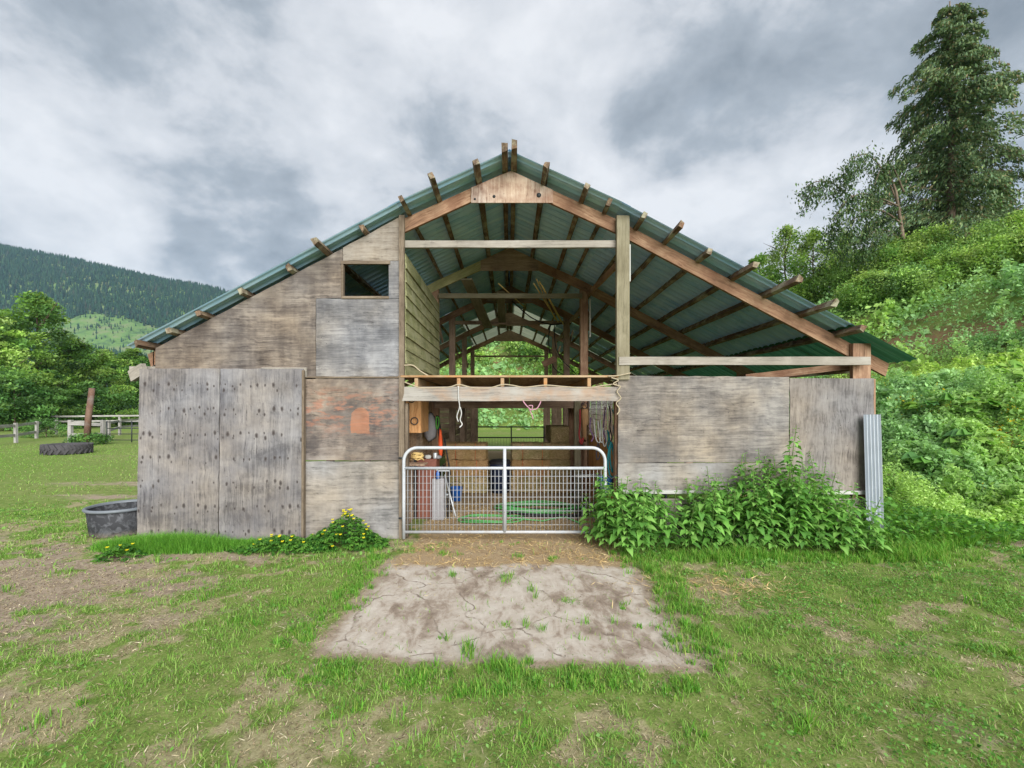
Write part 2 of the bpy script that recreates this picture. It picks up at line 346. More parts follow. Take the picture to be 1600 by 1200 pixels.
M_SHEET = sheet_mat('green_metal_sheet', S(142, 194, 228), S(188, 220, 236), rough=.26)
M_SHEETBLUE = sheet_mat('slate_metal_sheet', S(142, 186, 226), S(184, 214, 236), rough=.28)
M_SHEETGREEN = sheet_mat('green_translucent_sheet', S(44, 96, 68), S(66, 116, 86), trans=0.22)
M_SHEETPALE = sheet_mat('pale_fibreglass_sheet', S(170, 180, 150), S(204, 208, 184), trans=0.5)
M_GALV = sheet_mat('galvanised_sheet', S(150, 158, 166), S(184, 190, 196), rough=0.42, metal=0.35)
def gate_paint():
    m, t = material('gate_white_paint'); v = t.n('ShaderNodeTexCoord').outputs['Object']; n = t.noise(v, 7, 7, .7); n2 = t.noise(v, 45, 4, .7); z_ = t.n('ShaderNodeSeparateXYZ', {0: v}).outputs[2]
    c = t.mix(t.range(n, .3, .7), S(158, 163, 168), S(178, 181, 184)); c = t.mix(t.m('MULTIPLY', t.range(n2, .60, .68), .7), c, S(120, 96, 80)); c = t.mix(t.m('MULTIPLY', t.range(z_, .35, .05), t.range(n, .4, .6, 0, .55)), c, S(140, 126, 108))
    finish(t, principled(t, c, t.range(n, .3, .7, .35, .6), 0, n2, .1, .002, .4)); return m
M_WHITEPAINT = gate_paint()
M_DARKMETAL = plain('dark_tube', S(44, 48, 50), 0.5)
M_ROPE = plain('cream_rope', S(158, 146, 122), 0.9, scale=80); M_PINKROPE = plain('pink_rope', S(168, 124, 138), 0.9, scale=80)
M_BLACK = plain('black_rubber', S(40, 40, 42), 0.65, var=0.3); M_TEAL = plain('teal_rope', S(34, 118, 124), 0.8)
M_RED = plain('red_webbing', S(150, 48, 50), 0.8); M_PURPLE = plain('purple_webbing', S(96, 70, 104), 0.8)
M_WHITEROPE = plain('white_rope', S(172, 172, 168), 0.9)
M_BLUE = plain('blue_plastic', S(34, 92, 170), 0.4); M_NAVY = plain('navy_plastic', S(38, 48, 72), 0.5)
M_ORANGE = plain('orange_fabric', S(224, 90, 44), 0.7); M_GREYBAG = plain('grey_bag', S(140, 138, 140), 0.8)
M_GREENSTRAP = plain('green_strap', S(66, 140, 48), 0.7); M_HOSE = plain('green_hose', S(78, 146, 78), 0.45, var=0.08)
M_BROWNMETAL = plain('brown_cabinet_metal', S(118, 72, 58), 0.55); M_TANCOAT = plain('tan_canvas', S(164, 128, 90), 0.9)
M_SILVER = plain('silver_handle', S(184, 188, 190), 0.4, 0.4); M_TWINE = plain('straw_twine', S(206, 178, 116), 0.9)
M_STRAP = plain('black_strap', S(50, 46, 52), 0.8)
# ---------------------------------------------------------------- the barn
FRAMES = [6.54, 9.65, 12.6, 16.0, 19.6]
FRONT = 6.54
def zr(x):                                   # top of the rafters, with the roof's slight break below the ridge
    a = abs(x); return 5.37 - 0.455 * a if a < 1.55 else 4.665 - 0.530 * (a - 1.55)
barn = empty('barn', (0, FRONT, 0))
tag(barn, 'open fronted old timber barn with grey plywood walls and green metal roof', 'barn')
barn.location = (0, 0, 0)

# posts and frames
def rafter(Y, side, x_end, mat, depth=0.20, thk=0.05):
    xs = [0.02, 1.55, x_end]
    top = [(side * x, zr(x)) for x in xs]; bot = [(side * x, zr(x) - depth) for x in reversed(xs)]
    cut = bot[0]; bot[0] = (cut[0] - side * 0.05, cut[1] + 0.02)
    o = panel('rafter', top + bot, Y, thk, mat, barn)
    return o
def rafter_local(Y, side, x_end, mat, depth=0.20, thk=0.05):
    # straight upper and lower lengths in one mesh whose local x runs down the slope (for the grain)
    ang = side * math.atan(0.515)
    o = rafter(Y, side, x_end, mat, depth, thk); me = o.data
    R = Matrix.Rotation(ang, 4, 'Y'); me.transform(R.inverted()); o.rotation_euler = R.to_euler()
    return o
for i, Y in enumerate(FRAMES):
    front = i == 0
    rm = M_RAFTER if i < 3 else M_POSTBROWN
    rafter_local(Y + .02, -1, 5.30, M_MOSSRAFTER if i == 1 else rm)
    rafter_local(Y + .02, 1, 5.56, rm)
    # gusset at the apex
    gx0, gx1, gz = (-.555, .635, 4.885) if front else (-.62, .62, 4.86)
    panel('gusset', [(gx0, gz), (gx1, gz), (gx1, zr(gx1) - .01), (0.03, zr(0) - .02), (gx0, zr(gx0) - .01)], Y - .012, .02, M_GUSSET if front else M_DARKWOOD, barn)
    # tie beam
    zt = 4.27 if front else (4.31 if i < 4 else 4.20)
    if i in (0, 1, 2, 4):
        board('tie_beam', (-1.52, Y - .03, zt), (1.56, Y - .03, zt), .10 if i < 4 else .07, .045, M_GREYBOARD if front else (M_POSTGREEN if i == 1 else M_DARKWOOD), barn, rough=.003, seg=8)
    # inner posts
    if not front:
        for s in (-1, 1):
            board('post', (s * 1.62, Y + .12, 0), (s * 1.62, Y + .12, zr(1.62) - .12), .165, .165, M_POSTBROWN if i == 1 else M_DARKWOOD, barn, up=(0, 1, 0))
    # eave posts
    for s in (-1, 1):
        if front and s < 0: continue
        xx = 5.10 * s
        board('post', (xx, Y - .026 if front else Y + .16, 0), (xx, Y - .026 if front else Y + .16, zr(5.1) + (.045 if front else -.02)), .26 if front else .18, .07 if front else .16, M_POSTBROWN, barn, up=(1, 0, 0))
for (px, py, r_) in ((842, 305, .034), (772, 307, .022), (742, 311, .016)):       # bolt heads on the front gusset
    o = link('bolt', lathe_mesh('bolt', [(0, .012), (r_ * .55, .012), (r_ * .6, .004), (r_, .004), (r_, 0)], 14), M_DARKMETAL, barn, W(px, py, 6.527)); o.rotation_euler = (math.radians(90), 0, 0)
# front right post, greenish, rises past the rafter
board('post', (1.63, 6.46, 2.30), (1.63, 6.46, 4.655), .185, .085, M_POSTGREEN, barn, up=(1, 0, 0))
board('post', (1.63, 6.62, 0), (1.63, 6.62, 2.30), .16, .12, M_POSTBROWN, barn, up=(1, 0, 0))
for (px, y0, y1, Y) in ((983.5, 382, 440, 6.50), (922.0, 467, 527, 9.62)):
    a, b = W(px, y0, Y), W(px, y1, Y); board('white_strip', a, b, .032, .02, M_WHITEBOARD, barn, up=(1, 0, 0))
# long plates and braces that tie one frame to the next
for j in range(4):
    y0, y1 = FRAMES[j] + .1, FRAMES[j + 1]
    board('brace', (1.70, y0, 4.12), (1.70, y1, 4.36), .10, .045, M_RAFTER if j == 0 else M_DARKWOOD, barn, rough=.004, seg=6)
    if j: board('brace', (-1.70, y0, 4.36), (-1.70, y1 - 1.2, 3.6), .09, .045, M_DARKWOOD, barn)
    if j: board('brace', (1.70, y0 + .05, 3.75), (1.95, y0 + 1.1, 4.28), .09, .045, M_DARKWOOD, barn)
# rail across the open right bay and loose boards behind it
board('rail', W(967, 564, 6.42), W(1359, 564, 6.36), .115, .04, M_GREYBOARD, barn, rough=.004, seg=8)
board('rail', W(1165, 590, 6.9), W(1336, 571, 6.75), .10, .04, M_RAFTER, barn, rough=.004, seg=5)
board('rail', W(1225, 588, 7.4), W(1336, 579, 7.2), .07, .04, M_PURLIN, barn, rough=.004, seg=5)
for j in range(4):                            # eave plates along the right side
    board('eave_plate', (5.13, FRAMES[j] + .2, zr(5.1) - .26), (5.13, FRAMES[j + 1] + .1, zr(5.1) - .26), .14, .045, M_RAFTER, barn)

# purlins: rough slab wood lying on the rafters and poking out past the roof edge
PUR_L = [(-.065, 6.02), (-.45, 6.04), (-1.03, 5.88), (-1.47, 6.08), (-2.07, 6.30), (-2.62, 6.02), (-3.12, 6.33), (-3.77, 6.26), (-4.36, 6.27), (-4.80, 6.30), (-5.17, 6.20)]
PUR_R = [(.065, 5.94), (.50, 6.06), (1.06, 6.12), (1.40, 6.26), (1.86, 6.16), (2.28, 5.93), (2.77, 6.18), (3.27, 5.94), (3.74, 5.76), (4.27, 5.86), (4.81, 6.10)]
for (x, y0) in PUR_L + PUR_R:
    ridge = abs(x) < .1; wd, tk = (.10, .075) if ridge else (.085, random.uniform(.055, .075))
    z = zr(x) + (.055 if ridge else .043)
    sl = 0 if ridge else -math.copysign(.51, x)
    up = Vector((-sl, 0, 1)).normalized()
    board('purlin', (x, y0, z), (x + random.uniform(-.02, .02), 19.95, z), wd, tk, M_PURLIN, barn, up=up, rough=.010, seg=26, ends=.03)

# corrugated roof sheets, one object each
_sheet_cache = {}
def sheet_mesh(key, xs, wid):
    if key in _sheet_cache: return _sheet_cache[key]
    n = int(round(wid / .010)); ys = np.linspace(0, wid, n + 1)
    ph = (ys % .20) / .20
    rib = np.clip(1 - np.abs(ph - .5) / .10, 0, 1); rib = -np.minimum(rib * 2.2, 1) * .032
    prof = rib + .0055 * np.cos(2 * np.pi * ys / .05)
    V = []; sgn = 1 if xs[0] + xs[-1] > 0 else -1
    xl = []
    for a, b in zip(xs[:-1], xs[1:]): xl += list(np.linspace(a, b, 4)[:-1])
    xl.append(xs[-1])
    for x in xl:
        z = zr(x) + .120; nz = .88; nx = sgn * .46
        for yy, p in zip(ys, prof): V.append((x + nx * p, yy, z + nz * p))
    V = np.array(V); m = n + 1; Fc = []
    for r in range(len(xl) - 1):
        for k in range(n): Fc.append((r * m + k, r * m + k + 1, (r + 1) * m + k + 1, (r + 1) * m + k))
    me = np_mesh('roof_sheet', V, Fc, smooth=False); _sheet_cache[key] = me; return me
def strip(xs, dz, mat_of, y_start, jit):
    Y = y_start; k = 0
    while Y < 19.75:
        gap = 0.0
        me = sheet_mesh((tuple(xs), mat_of(Y).name), xs, .80)
        o = link('roof_sheet', me, mat_of(Y), barn, (random.uniform(-.012, .012) if k else 0, Y, dz + (k % 2) * .0035))
        Y += .80 + (0.055 if (Y > 11.5 and jit) else -0.06); k += 1
pale = lambda base: (lambda Y: M_SHEETPALE if (14.6 < Y < 16.2 or Y > 18.0) else base)
strip([-.004, -1.55, -1.70], .004, pale(M_SHEET), 6.27, False)
strip([-1.58, -5.36], -.004, lambda Y: M_SHEETPALE if 16 < Y < 17.2 else M_SHEET, 6.265, True)
strip([.004, 1.55, 1.70], .004, pale(M_SHEET), 6.27, False)
strip([1.58, 4.86], -.004, lambda Y: M_SHEETPALE if 16 < Y < 17.2 else M_SHEETBLUE, 6.265, True)
strip([4.78, 5.70], -.012, lambda Y: M_SHEETGREEN, 6.262, False)

for s_ in (0,):                               # folded ridge cap
    V_ = []; Fc_ = []
    for y_ in (6.285, 20.0):
        for (x_, z_) in ((-.17, zr(.17) + .138), (0, zr(0) + .155), (.17, zr(.17) + .138)): V_.append((x_, y_, z_))
    link('ridge_cap', py_mesh('ridge_cap', V_, [(0, 1, 4, 3), (1, 2, 5, 4)]), M_SHEET, barn)
# ---- front wall, left side: plywood sheets
YW = 6.46
def X(px, Y=YW): return (px - CX) * Y / F
def Z(py, Y=YW): return EYE + (CY - py) * Y / F
def wl(px): return Z(337 + (629.5 - px) * 0.5360)           # cut line under the roof
g = .006
panel('plywood_sheet', [(X(243), Z(592)), (X(494) - g, Z(592)), (X(494) - g, Z(466)), (X(535), Z(466)), (X(535), wl(533)), (X(243), Z(544))], YW, .014, M_PLYBROWN, barn)
panel('plywood_sheet', [(X(494), Z(588)), (X(624), Z(588)), (X(624), Z(466) - g), (X(494), Z(466) - g)], YW - .002, .014, M_PLYGREY, barn)
panel('plywood_sheet', [(X(536), Z(408) + g), (X(626), Z(408) + g), (X(626), wl(627)), (X(536), wl(536))], YW - .002, .014, M_PLYTAN, barn)
panel('plywood_sheet', [(X(607.5), Z(466)), (X(624), Z(466)), (X(624), Z(408)), (X(607.5), Z(408))], YW - .003, .014, M_PLYGREY, barn)
win = panel('window_opening', [(X(533), Z(413)), (X(610), Z(413)), (X(610), Z(408)), (X(533), Z(408))], YW - .022, .05, M_TRIM, barn); win.name = 'window_frame'
box('sill', X(534), X(608), YW - .02, YW + .05, Z(467), Z(463), M_TRIM, win).location -= win.location
box('jamb', X(533.5), X(537), YW - .018, YW + .05, Z(463), Z(413), M_TRIM, win).location -= win.location
panel('plywood_sheet', [(X(476), Z(719)), (X(624), Z(720)), (X(624), Z(590)), (X(476), Z(590))], YW, .014, M_PLYORANGE, barn)
panel('plywood_sheet', [(X(472), Z(842)), (X(624), Z(842)), (X(624), Z(721)), (X(472), Z(721))], YW + .003, .014, M_PLYLOW, barn)
panel('plywood_sheet', [(X(244), Z(842)), (X(471), Z(842)), (X(471), Z(594)), (X(244), Z(594))], YW + .006, .014, M_PLYBROWN, barn)
board('trim', (X(476), YW - .012, Z(838)), (X(476), YW - .012, Z(591)), .035, .02, M_TRIM, barn, up=(1, 0, 0))
board('trim', (X(475), YW - .012, Z(589.5)), (X(624), YW - .012, Z(589.5)), .02, .02, M_TRIM, barn)
board('corner_board', (X(628.5), YW - .02, Z(841)), (X(628.5), YW - .02, Z(338)), .075, .05, M_TRIM, barn, up=(1, 0, 0), rough=.002, seg=10)
board('corner_board', (X(634), YW + .09, Z(841)), (X(634), YW + .09, Z(630)), .04, .10, M_TRIM, barn, up=(1, 0, 0))
# side wall of the left bay, out of sight but it keeps the bay dark
for k in range(2):
    y0 = 6.56 + k * 1.64; box('plywood_sheet', -5.22, -5.205, y0, y0 + 1.63, 0.0, 2.72, M_PLYBROWN, barn, bev=0)
# sliding door: two knotty sheets hung outside the wall from a track board
YD = 6.36
door = board('sliding_door', (X(346, YD), YD + .055, .10), (X(346, YD), YD + .055, 2.40), 2.2, .035, M_TRIM, barn, up=(1, 0, 0))
for (xa, xb, xta, xtb) in ((213.5, 340.5, 218, 343), (341.5, 471, 344, 473.5)):
    pts = [(X(xa, YD), .02), (X(xb, YD), .02), (X(xtb, YD), Z(576, YD)), (X(xta, YD), Z(576, YD))]
    o = panel('plywood_sheet', pts, YD + (.0 if xa < 300 else .006), .014, M_PLYKNOT, door)
    o.matrix_parent_inverse = door.matrix_basis.inverted()
o = board('batten', (X(472.5, YD), YD + .012, .03), (X(473.5, YD), YD + .012, 2.43), .03, .04, M_TRIM, door, up=(1, 0, 0)); o.matrix_parent_inverse = door.matrix_basis.inverted()
o = board('track_board', W(204, 580, 6.56), W(480, 582, 6.46), .14, .05, M_GREYBOARD, barn)
board('track_end', W(206, 588, 6.47), W(226, 576, 6.40), .16, .07, M_GREYBOARD, barn, rough=.004, seg=2)

# ---- front wall, right side
panel('plywood_sheet', [(X(966), Z(723)), (X(1233), Z(722)), (X(1233), Z(589)), (X(1100), Z(588)), (X(966), Z(587))], YW, .014, M_PLYRIGHT, barn)
panel('plywood_sheet', [(X(966), Z(766)), (X(1233), Z(765)), (X(1233), Z(723)), (X(966), Z(724))], YW + .003, .014, M_PLYLOW, barn)
panel('plywood_sheet', [(X(1234), Z(767)), (X(1366), Z(767)), (X(1365), Z(591)), (X(1234), Z(591))], YW - .004, .014, M_PLYVERT, barn)
board('corner_board', (X(1368), YW + .06, 0), (X(1367.5), YW + .06, Z(592)), .035, .10, M_POSTBROWN, barn, up=(1, 0, 0))
board('ledge', (X(966), YW - .02, Z(768)), (X(1366), YW - .02, Z(769)), .05, .06, M_WHITEBOARD, barn)
for k in range(3): board('skirt_board', (X(966), YW + .012, .09 + k * .20), (X(1366), YW + .012, .09 + k * .20), .19, .02, M_GREYBOARD, barn)
# ---- loft: beam, joists, deck, partition
YB = 6.44
board('loft_beam', (X(625, YB), YB, Z(615.5, YB)), (X(965.5, YB), YB, Z(615.5, YB)), .205, .05, M_BEAM, barn, rough=.0025, seg=10)
for px in (651, 717, 785, 852, 920):
    board('joist', (X(px), YB - .015, Z(597.5)), (X(px), 12.6, Z(597.5)), .125, .05, M_JOIST, barn)
for k in range(20):
    x0 = -1.60 + k * .16; board('deck_board', (x0 + .08, 6.43 + random.uniform(-.012, .012), 2.345), (x0 + .08, 12.55, 2.345), .157, .024, M_JOIST if k == 99 else M_DECK, barn, up=(1, 0, 0))
board('deck_edge', (X(627), YB - .028, 2.346), (X(965), YB - .028, 2.346), .03, .012, M_JOIST, barn)
for k in range(9):                            # lapped boards of the loft's left partition
    zc = 2.45 + k * .197; tilt = .02
    board('siding_board', (-1.515 + .006 * k % .01, 6.50, zc), (-1.515, 9.62, zc + random.uniform(-.008, .008)), .215, .020, M_SIDING, barn, up=(-.09, 0, 1), rough=.002, seg=6)
board('beam', (-1.6, 9.62, 1.98), (1.6, 9.62, 1.98), .16, .06, M_DARKWOOD, barn)
board('beam', (-1.6, 12.62, 2.12), (1.6, 12.62, 2.12), .16, .06, M_DARKWOOD, barn)
board('beam', (-1.6, 9.56, 2.16), (1.6, 9.56, 2.16), .14, .05, M_TRIM, barn)

# ---- inside walls of the passage
box('inner_wall', -1.66, -1.645, 6.62, 9.52, .0, 2.19, M_INNERPLY, barn, bev=0)
for (y0, y1) in ((6.70, 6.85), (9.30, 9.50)): box('inner_wall', 1.645, 1.66, y0, y1, .0, 2.19, M_INNERPLY, barn, bev=0)
box('inner_wall', 1.645, 1.66, 6.85, 9.30, .0, 1.35, M_CABWOOD, barn, bev=0)
meshwin = empty('wire_window', (0, 0, 0)); meshwin.parent = barn
for k in range(25):
    y = 6.87 + k * .10; tube('wire', [(1.652, y, 1.35), (1.652, y, 2.19)], .0035, M_SILVER, meshwin, n=5)
for k in range(9):
    z = 1.40 + k * .095; tube('wire', [(1.652, 6.85, z), (1.652, 9.30, z)], .0035, M_SILVER, meshwin, n=5)
box('dark_backdrop', 2.30, 2.32, 6.6, 9.9, 0, 2.1, M_NAVY, barn, bev=0)  # added navy panel, keeps the view through the wire window dark
for (x, y, h, m) in ((1.37, 9.05, 2.1, M_POSTGREEN), (1.40, 10.1, 2.05, M_POSTBROWN), (-1.35, 12.9, 2.1, M_DARKWOOD), (-1.15, 15.4, 2.3, M_DARKWOOD)):
    board('post', (x, y, 0), (x, y, h), .13, .13, m, barn, up=(1, 0, 0))
for s in (-1, 1):                             # stall boards along the passage
    for z in (.35, .75, 1.15):
        board('stall_board', (s * 1.72, 9.9, z), (s * 1.72, 19.4, z), .17, .03, M_DARKWOOD, barn)
for k in range(9):                            # end wall boards, with gaps
    z = .14 + k * .25
    board('end_board', (-5.1, 19.75, z), (-1.55, 19.75, z), .243, .025, M_DARKWOOD, barn)
for k in range(14):
    x = 1.70 + k * .25; board('end_board', (x, 19.75, 0), (x, 19.75, 2.3), .21, .025, M_DARKWOOD, barn, up=(1, 0, 0))
for s in (-1, 1):
    board('post', (s * 1.56, 19.5, 0), (s * 1.56, 19.5, 2.4), .16, .16, M_DARKWOOD, barn, up=(1, 0, 0))
board('beam', (-1.6, 19.62, 2.26), (1.6, 19.62, 2.26), .2, .06, M_DARKWOOD, barn)
# ---------------------------------------------------------------- the gate
YG = 6.385
gate = empty('farm_gate', (X(631, YG), YG, 0))
tag(gate, 'white tubular farm gate with wire mesh closing the barn doorway', 'gate')
gx0, gx1, gz0, gzm, gz1 = 0.0, X(945.5, YG) - X(631, YG), .125, 1.035, 1.325
R = .19
arc = lambda cx, cz, a0, a1: [(cx + R * math.cos(a0 + (a1 - a0) * k / 7), 0, cz + R * math.sin(a0 + (a1 - a0) * k / 7)) for k in range(8)]
tube('outer_frame', [(gx0, 0, .03), (gx0, 0, .6)] + arc(gx0 + R, gz1 - R, math.pi, math.pi / 2) + [(gx1 * .5, 0, gz1)] + arc(gx1 - R, gz1 - R, math.pi / 2, 0) + [(gx1, 0, .6), (gx1, 0, gz0 - .02)], .0235, M_WHITEPAINT, gate, n=12)
tube('mid_rail', [(gx0, 0, gzm), (gx1, 0, gzm)], .021, M_WHITEPAINT, gate, n=12)
tube('bottom_rail', [(gx0, 0, gz0), (gx1, 0, gz0)], .021, M_WHITEPAINT, gate, n=12)
gc = X(788.5, YG) - X(631, YG)
tube('upright', [(gc, -.004, gz0), (gc, -.004, gz1)], .024, M_WHITEPAINT, gate, n=12)
vw = tube_mesh('wire', [(0, 0, gz0), (0, 0, gzm)], .0036, n=5); vw.materials.append(M_WHITEPAINT)
nw = 53
for k in range(1, nw): link('wire', vw, None, gate, (gx1 * k / nw, .012, 0))
hw = tube_mesh('wire', [(0, 0, 0), (gx1, 0, 0)], .0036, n=5); hw.materials.append(M_WHITEPAINT)
for k in range(1, 9): link('wire', hw, None, gate, (0, .019, gz0 + (gzm - gz0) * k / 9.2))
for z in (.32, 1.18): tube('hinge', [(-.075, .01, z), (-.0, 0, z)], .012, M_DARKMETAL, gate, n=8)
tube('latch_chain', [(gx1, 0, .95), (gx1 + .10, .04, .88), (gx1 + .19, .06, .93)], .008, M_DARKMETAL, gate, n=6)

# ---------------------------------------------------------------- ropes on the loft beam
def rope(name, pts, r, mat, label, cat='rope', group=None, n=6):
    p0 = Vector(pts[0]); sp = spline(pts, 8)
    o = tube(name, [p - p0 for p in sp], r, mat, n=n); o.location = p0
    return tag(o, label, cat, group)
rope('rope', [W(x, y, 6.42) for (x, y) in ((632, 597), (645, 602), (660, 606), (700, 605), (717, 601), (740, 606), (765, 606), (785, 601), (800, 602), (820, 605), (852, 602), (880, 604), (915, 606), (945, 602), (964, 600))], .009, M_ROPE, 'long cream rope slung along the joist ends of the loft')
rope('rope', [W(x, y, 6.43) for (x, y) in ((630, 571), (645, 571), (657, 580), (672, 589))], .010, M_ROPE, 'short pale rope looped down in the left corner of the loft floor')
wr = rope('rope', [W(x, y, 6.40) for (x, y) in ((716, 603), (716.5, 622), (718, 636), (714, 650), (716, 659))], .008, M_WHITEROPE, 'knotted white rope end hanging from the loft beam')
tube('knot', [Vector(p) - wr.location for p in spline([W(719, 636, 6.395), W(721, 646, 6.39), W(719, 656, 6.39), W(722, 663, 6.4), W(718, 668, 6.39)], 6)], .009, M_WHITEROPE, wr, n=6)
pr = rope('rope', [W(x, y, 6.40) for (x, y) in ((817, 626), (821, 632), (827, 638), (830, 640), (838, 639), (843, 632), (845, 627))], .009, M_PINKROPE, 'pink rope tied in a bow under the loft beam')
tube('knot', [Vector(p) - pr.location for p in spline([W(826, 634, 6.39), W(832, 634, 6.38), W(830, 641, 6.38), W(826, 637, 6.39), W(831, 648, 6.39), W(833, 655, 6.39)], 6)], .008, M_PINKROPE, pr, n=6)
rope('rope', [W(x, y, 6.385) for (x, y) in ((955, 590), (966, 594), (958, 600), (969, 604), (964, 612), (970, 622), (963, 630), (968, 640), (964, 648))], .009, M_ROPE, 'frayed cream rope tied round the foot of the front right post')
rope('rope', [W(x, y, 6.385) for (x, y) in ((950, 588), (965, 587), (985, 583))], .009, M_ROPE, 'thin cord stretched over the top of the right plywood wall')

# ---------------------------------------------------------------- things lying in the loft
for (pts, wd, lab) in ((((729, 436, 9.4), (763, 512, 12.4)), .235, 'wide weathered plank resting across the loft ties, left of its pair'), (((782, 456, 10.6), (785, 512, 13.0)), .20, 'narrower plank resting across the loft ties, right of its pair')):
    a, b = W(*pts[0]), W(*pts[1]); o = board('plank', a, b, wd, .035, M_POSTGREEN, None, up=(1, 0, 0)); tag(o, lab, 'plank')
for k, (x0, y0, x1, y1) in enumerate(((838, 436, 868, 500), (834, 443, 872, 503), (843, 440, 876, 502), (847, 446, 880, 506))):
    a, b = W(x0, y0, 9.3), W(x1, y1, 12.2); o = tube('cane', [Vector(), (b - a)], .014, M_TWINE, n=6); o.location = a
    tag(o, 'thin bamboo cane in the bundle propped high in the loft', 'cane', 'bamboo canes in the loft')
a, b = W(779, 443, 9.4), W(822, 482, 12.0); o = tube('cane', [Vector(), b - a], .012, M_TWINE, n=6); o.location = a; tag(o, 'single bamboo cane lying slantwise near the ridge of the loft', 'cane')
rope('hose', [W(x, y, Y) for (x, y, Y) in ((800, 470, 12.3), (830, 496, 12.4), (860, 507, 12.5), (882, 505, 12.55))], .016, M_BLACK, 'black hose sagging under the roof at the back of the loft', 'hose')
rope('hose', [W(x, y, 12.45) for (x, y) in ((860, 508), (857, 530), (860, 555), (866, 575), (882, 587))], .014, M_BLACK, 'dark hose hanging beside the loft post', 'hose')
rope('hose', [W(x, y, 12.40) for (x, y) in ((866, 508), (868, 540), (878, 562), (890, 574), (905, 590))], .013, M_BLACK, 'thin dark hose trailing to the right loft floor', 'hose')
a = W(848, 570, 12.0); o = board('crooked_board', a, W(868, 560, 12.0), .17, .04, M_POSTBROWN, None); tag(o, 'short brown board nailed slantwise to a loft post', 'board')

# ---------------------------------------------------------------- hay
def hay_mat():
    m, t = material('hay'); co = t.n('ShaderNodeTexCoord').outputs['Object']; rnd = t.n('ShaderNodeObjectInfo').outputs['Random']
    v = t.n('ShaderNodeVectorMath', {0: co, 1: t.n('ShaderNodeCombineXYZ', {0: t.m('MULTIPLY', rnd, 9.0), 1: t.m('MULTIPLY', rnd, 5.0)}).outputs[0]}, operation='ADD').outputs[0]
    n = t.noise(t.mapping(v, (1, 1, 2.5)), 24, 7, .75, .8); n2 = t.noise(v, 3, 4)
    c = t.ramp(n, [(.32, S(108, 92, 64)), (.5, S(170, 148, 110)), (.66, S(212, 192, 150))])
    c = t.mix(t.range(n2, .42, .6, 0, .6), c, S(132, 126, 80)); c = t.mix(t.range(rnd, .5, 1, 0, .45), c, S(178, 126, 78))
    finish(t, principled(t, c, .95, 0, n, .9, .02, .1)); return m
M_HAY = hay_mat()
def hay_mesh():
    L, Wd, H = .94, .47, .37; bm = bmesh.new(); nx, ny, nz = 16, 8, 7
    idx = {}
    def vert(i, j, k):
        if (i, j, k) not in idx:
            p = Vector(((i / nx - .5) * L, (j / ny - .5) * Wd, (k / nz) * H))
            for ax, q, c, n in ((0, i, nx, nx), (1, j, ny, ny), (2, k, nz, nz)):
                pass
            edge = sum(1 for q, n in ((i, nx), (j, ny), (k, nz)) if q in (0, n))
            sh = {1: 0, 2: .014, 3: .03}[edge]; cen = Vector((0, 0, H / 2))
            p += (cen - p).normalized() * sh
            for tw in (-.22, .22):                # the twine bites in
                if abs(p.x - tw) < .035 and edge == 1 or abs(p.x - tw) < .035 and edge == 2: p += Vector((0, cen.y - p.y, cen.z - p.z)).normalized() * .014
            p += Vector((random.uniform(-1, 1), random.uniform(-1, 1), random.uniform(-1, 1))) * .009
            idx[(i, j, k)] = bm.verts.new(p)
        return idx[(i, j, k)]
    for (A, B, mk) in ((nx, ny, lambda a, b, s: (a, b, s * nz)), (nx, nz, lambda a, b, s: (a, s * ny, b)), (ny, nz, lambda a, b, s: (s * nx, a, b))):
        for s in (0, 1):
            for a in range(A):
                for b in range(B): bm.faces.new([vert(*mk(*q, s)) for q in ((a, b), (a + 1, b), (a + 1, b + 1), (a, b + 1))])
    # loose stalks
    for _ in range(260):
        f = random.choice(bm.faces[:]) if False else None
        sx = random.choice((0, 1, 2)); p = [random.uniform(-L / 2, L / 2), random.uniform(-Wd / 2, Wd / 2), random.uniform(0.01, H)]
        if sx == 0: p[1] = -Wd / 2
        elif sx == 1: p[2] = H
        else: p[0] = random.choice((-L / 2, L / 2))
        p = Vector(p); d = Vector((random.uniform(-1, 1), random.uniform(-.5, .5), random.uniform(-.6, .6))).normalized() * random.uniform(.05, .11); q = Vector((0, -.004, .004))
        vv = [bm.verts.new(p - d / 2 + q), bm.verts.new(p + d / 2 + Vector((random.uniform(-.02, .02), -.014, .01))), bm.verts.new(p - d / 2 - q + Vector((0, -.006, 0)))]
        bm.faces.new(vv)
    return bm_mesh('hay_bale', bm)
HB = [hay_mesh() for _ in range(3)]
def bale(x, y, z, rz, label, k):
    o = link('hay_bale', HB[k % 3], M_HAY, None, (x, y, z)); o.rotation_euler = (0, 0, rz)
    tg = tag(o, label, 'hay bale', 'hay bales stacked in the passage')
    tube('twine', [(-.22 + s * .44, -.25, .02 + .35 * t_ / 4) for s in (0,) for t_ in range(5)], .004, M_ORANGE, o, n=4)
    tube('twine', [(.22, -.25, .02 + .35 * t_ / 4) for t_ in range(5)], .004, M_ORANGE, o, n=4)
    return o
lv = ('bottom', 'middle', 'top', 'fourth')
FL = .004
for k in range(3): bale(-.96 + random.uniform(-.02, .02), 10.2, FL + k * .372, random.uniform(-.03, .03), f'{lv[k]} hay bale of the stack left of the dark bin', k)
for k in range(3): bale(.52 + random.uniform(-.02, .02), 10.25, FL + k * .372, random.uniform(-.03, .03), f'{lv[k]} hay bale of the stack just right of the dark bin', k + 1)
for k in range(3): bale(1.14, 10.45, FL + k * .372, math.pi / 2 + random.uniform(-.03, .03), f'{lv[k]} end-on hay bale beside the mossy inner post', k + 2)
bale(1.14, 10.50, FL + 3 * .372, math.pi / 2 + .05, 'fourth and highest hay bale, in front of the barred wall', 1)
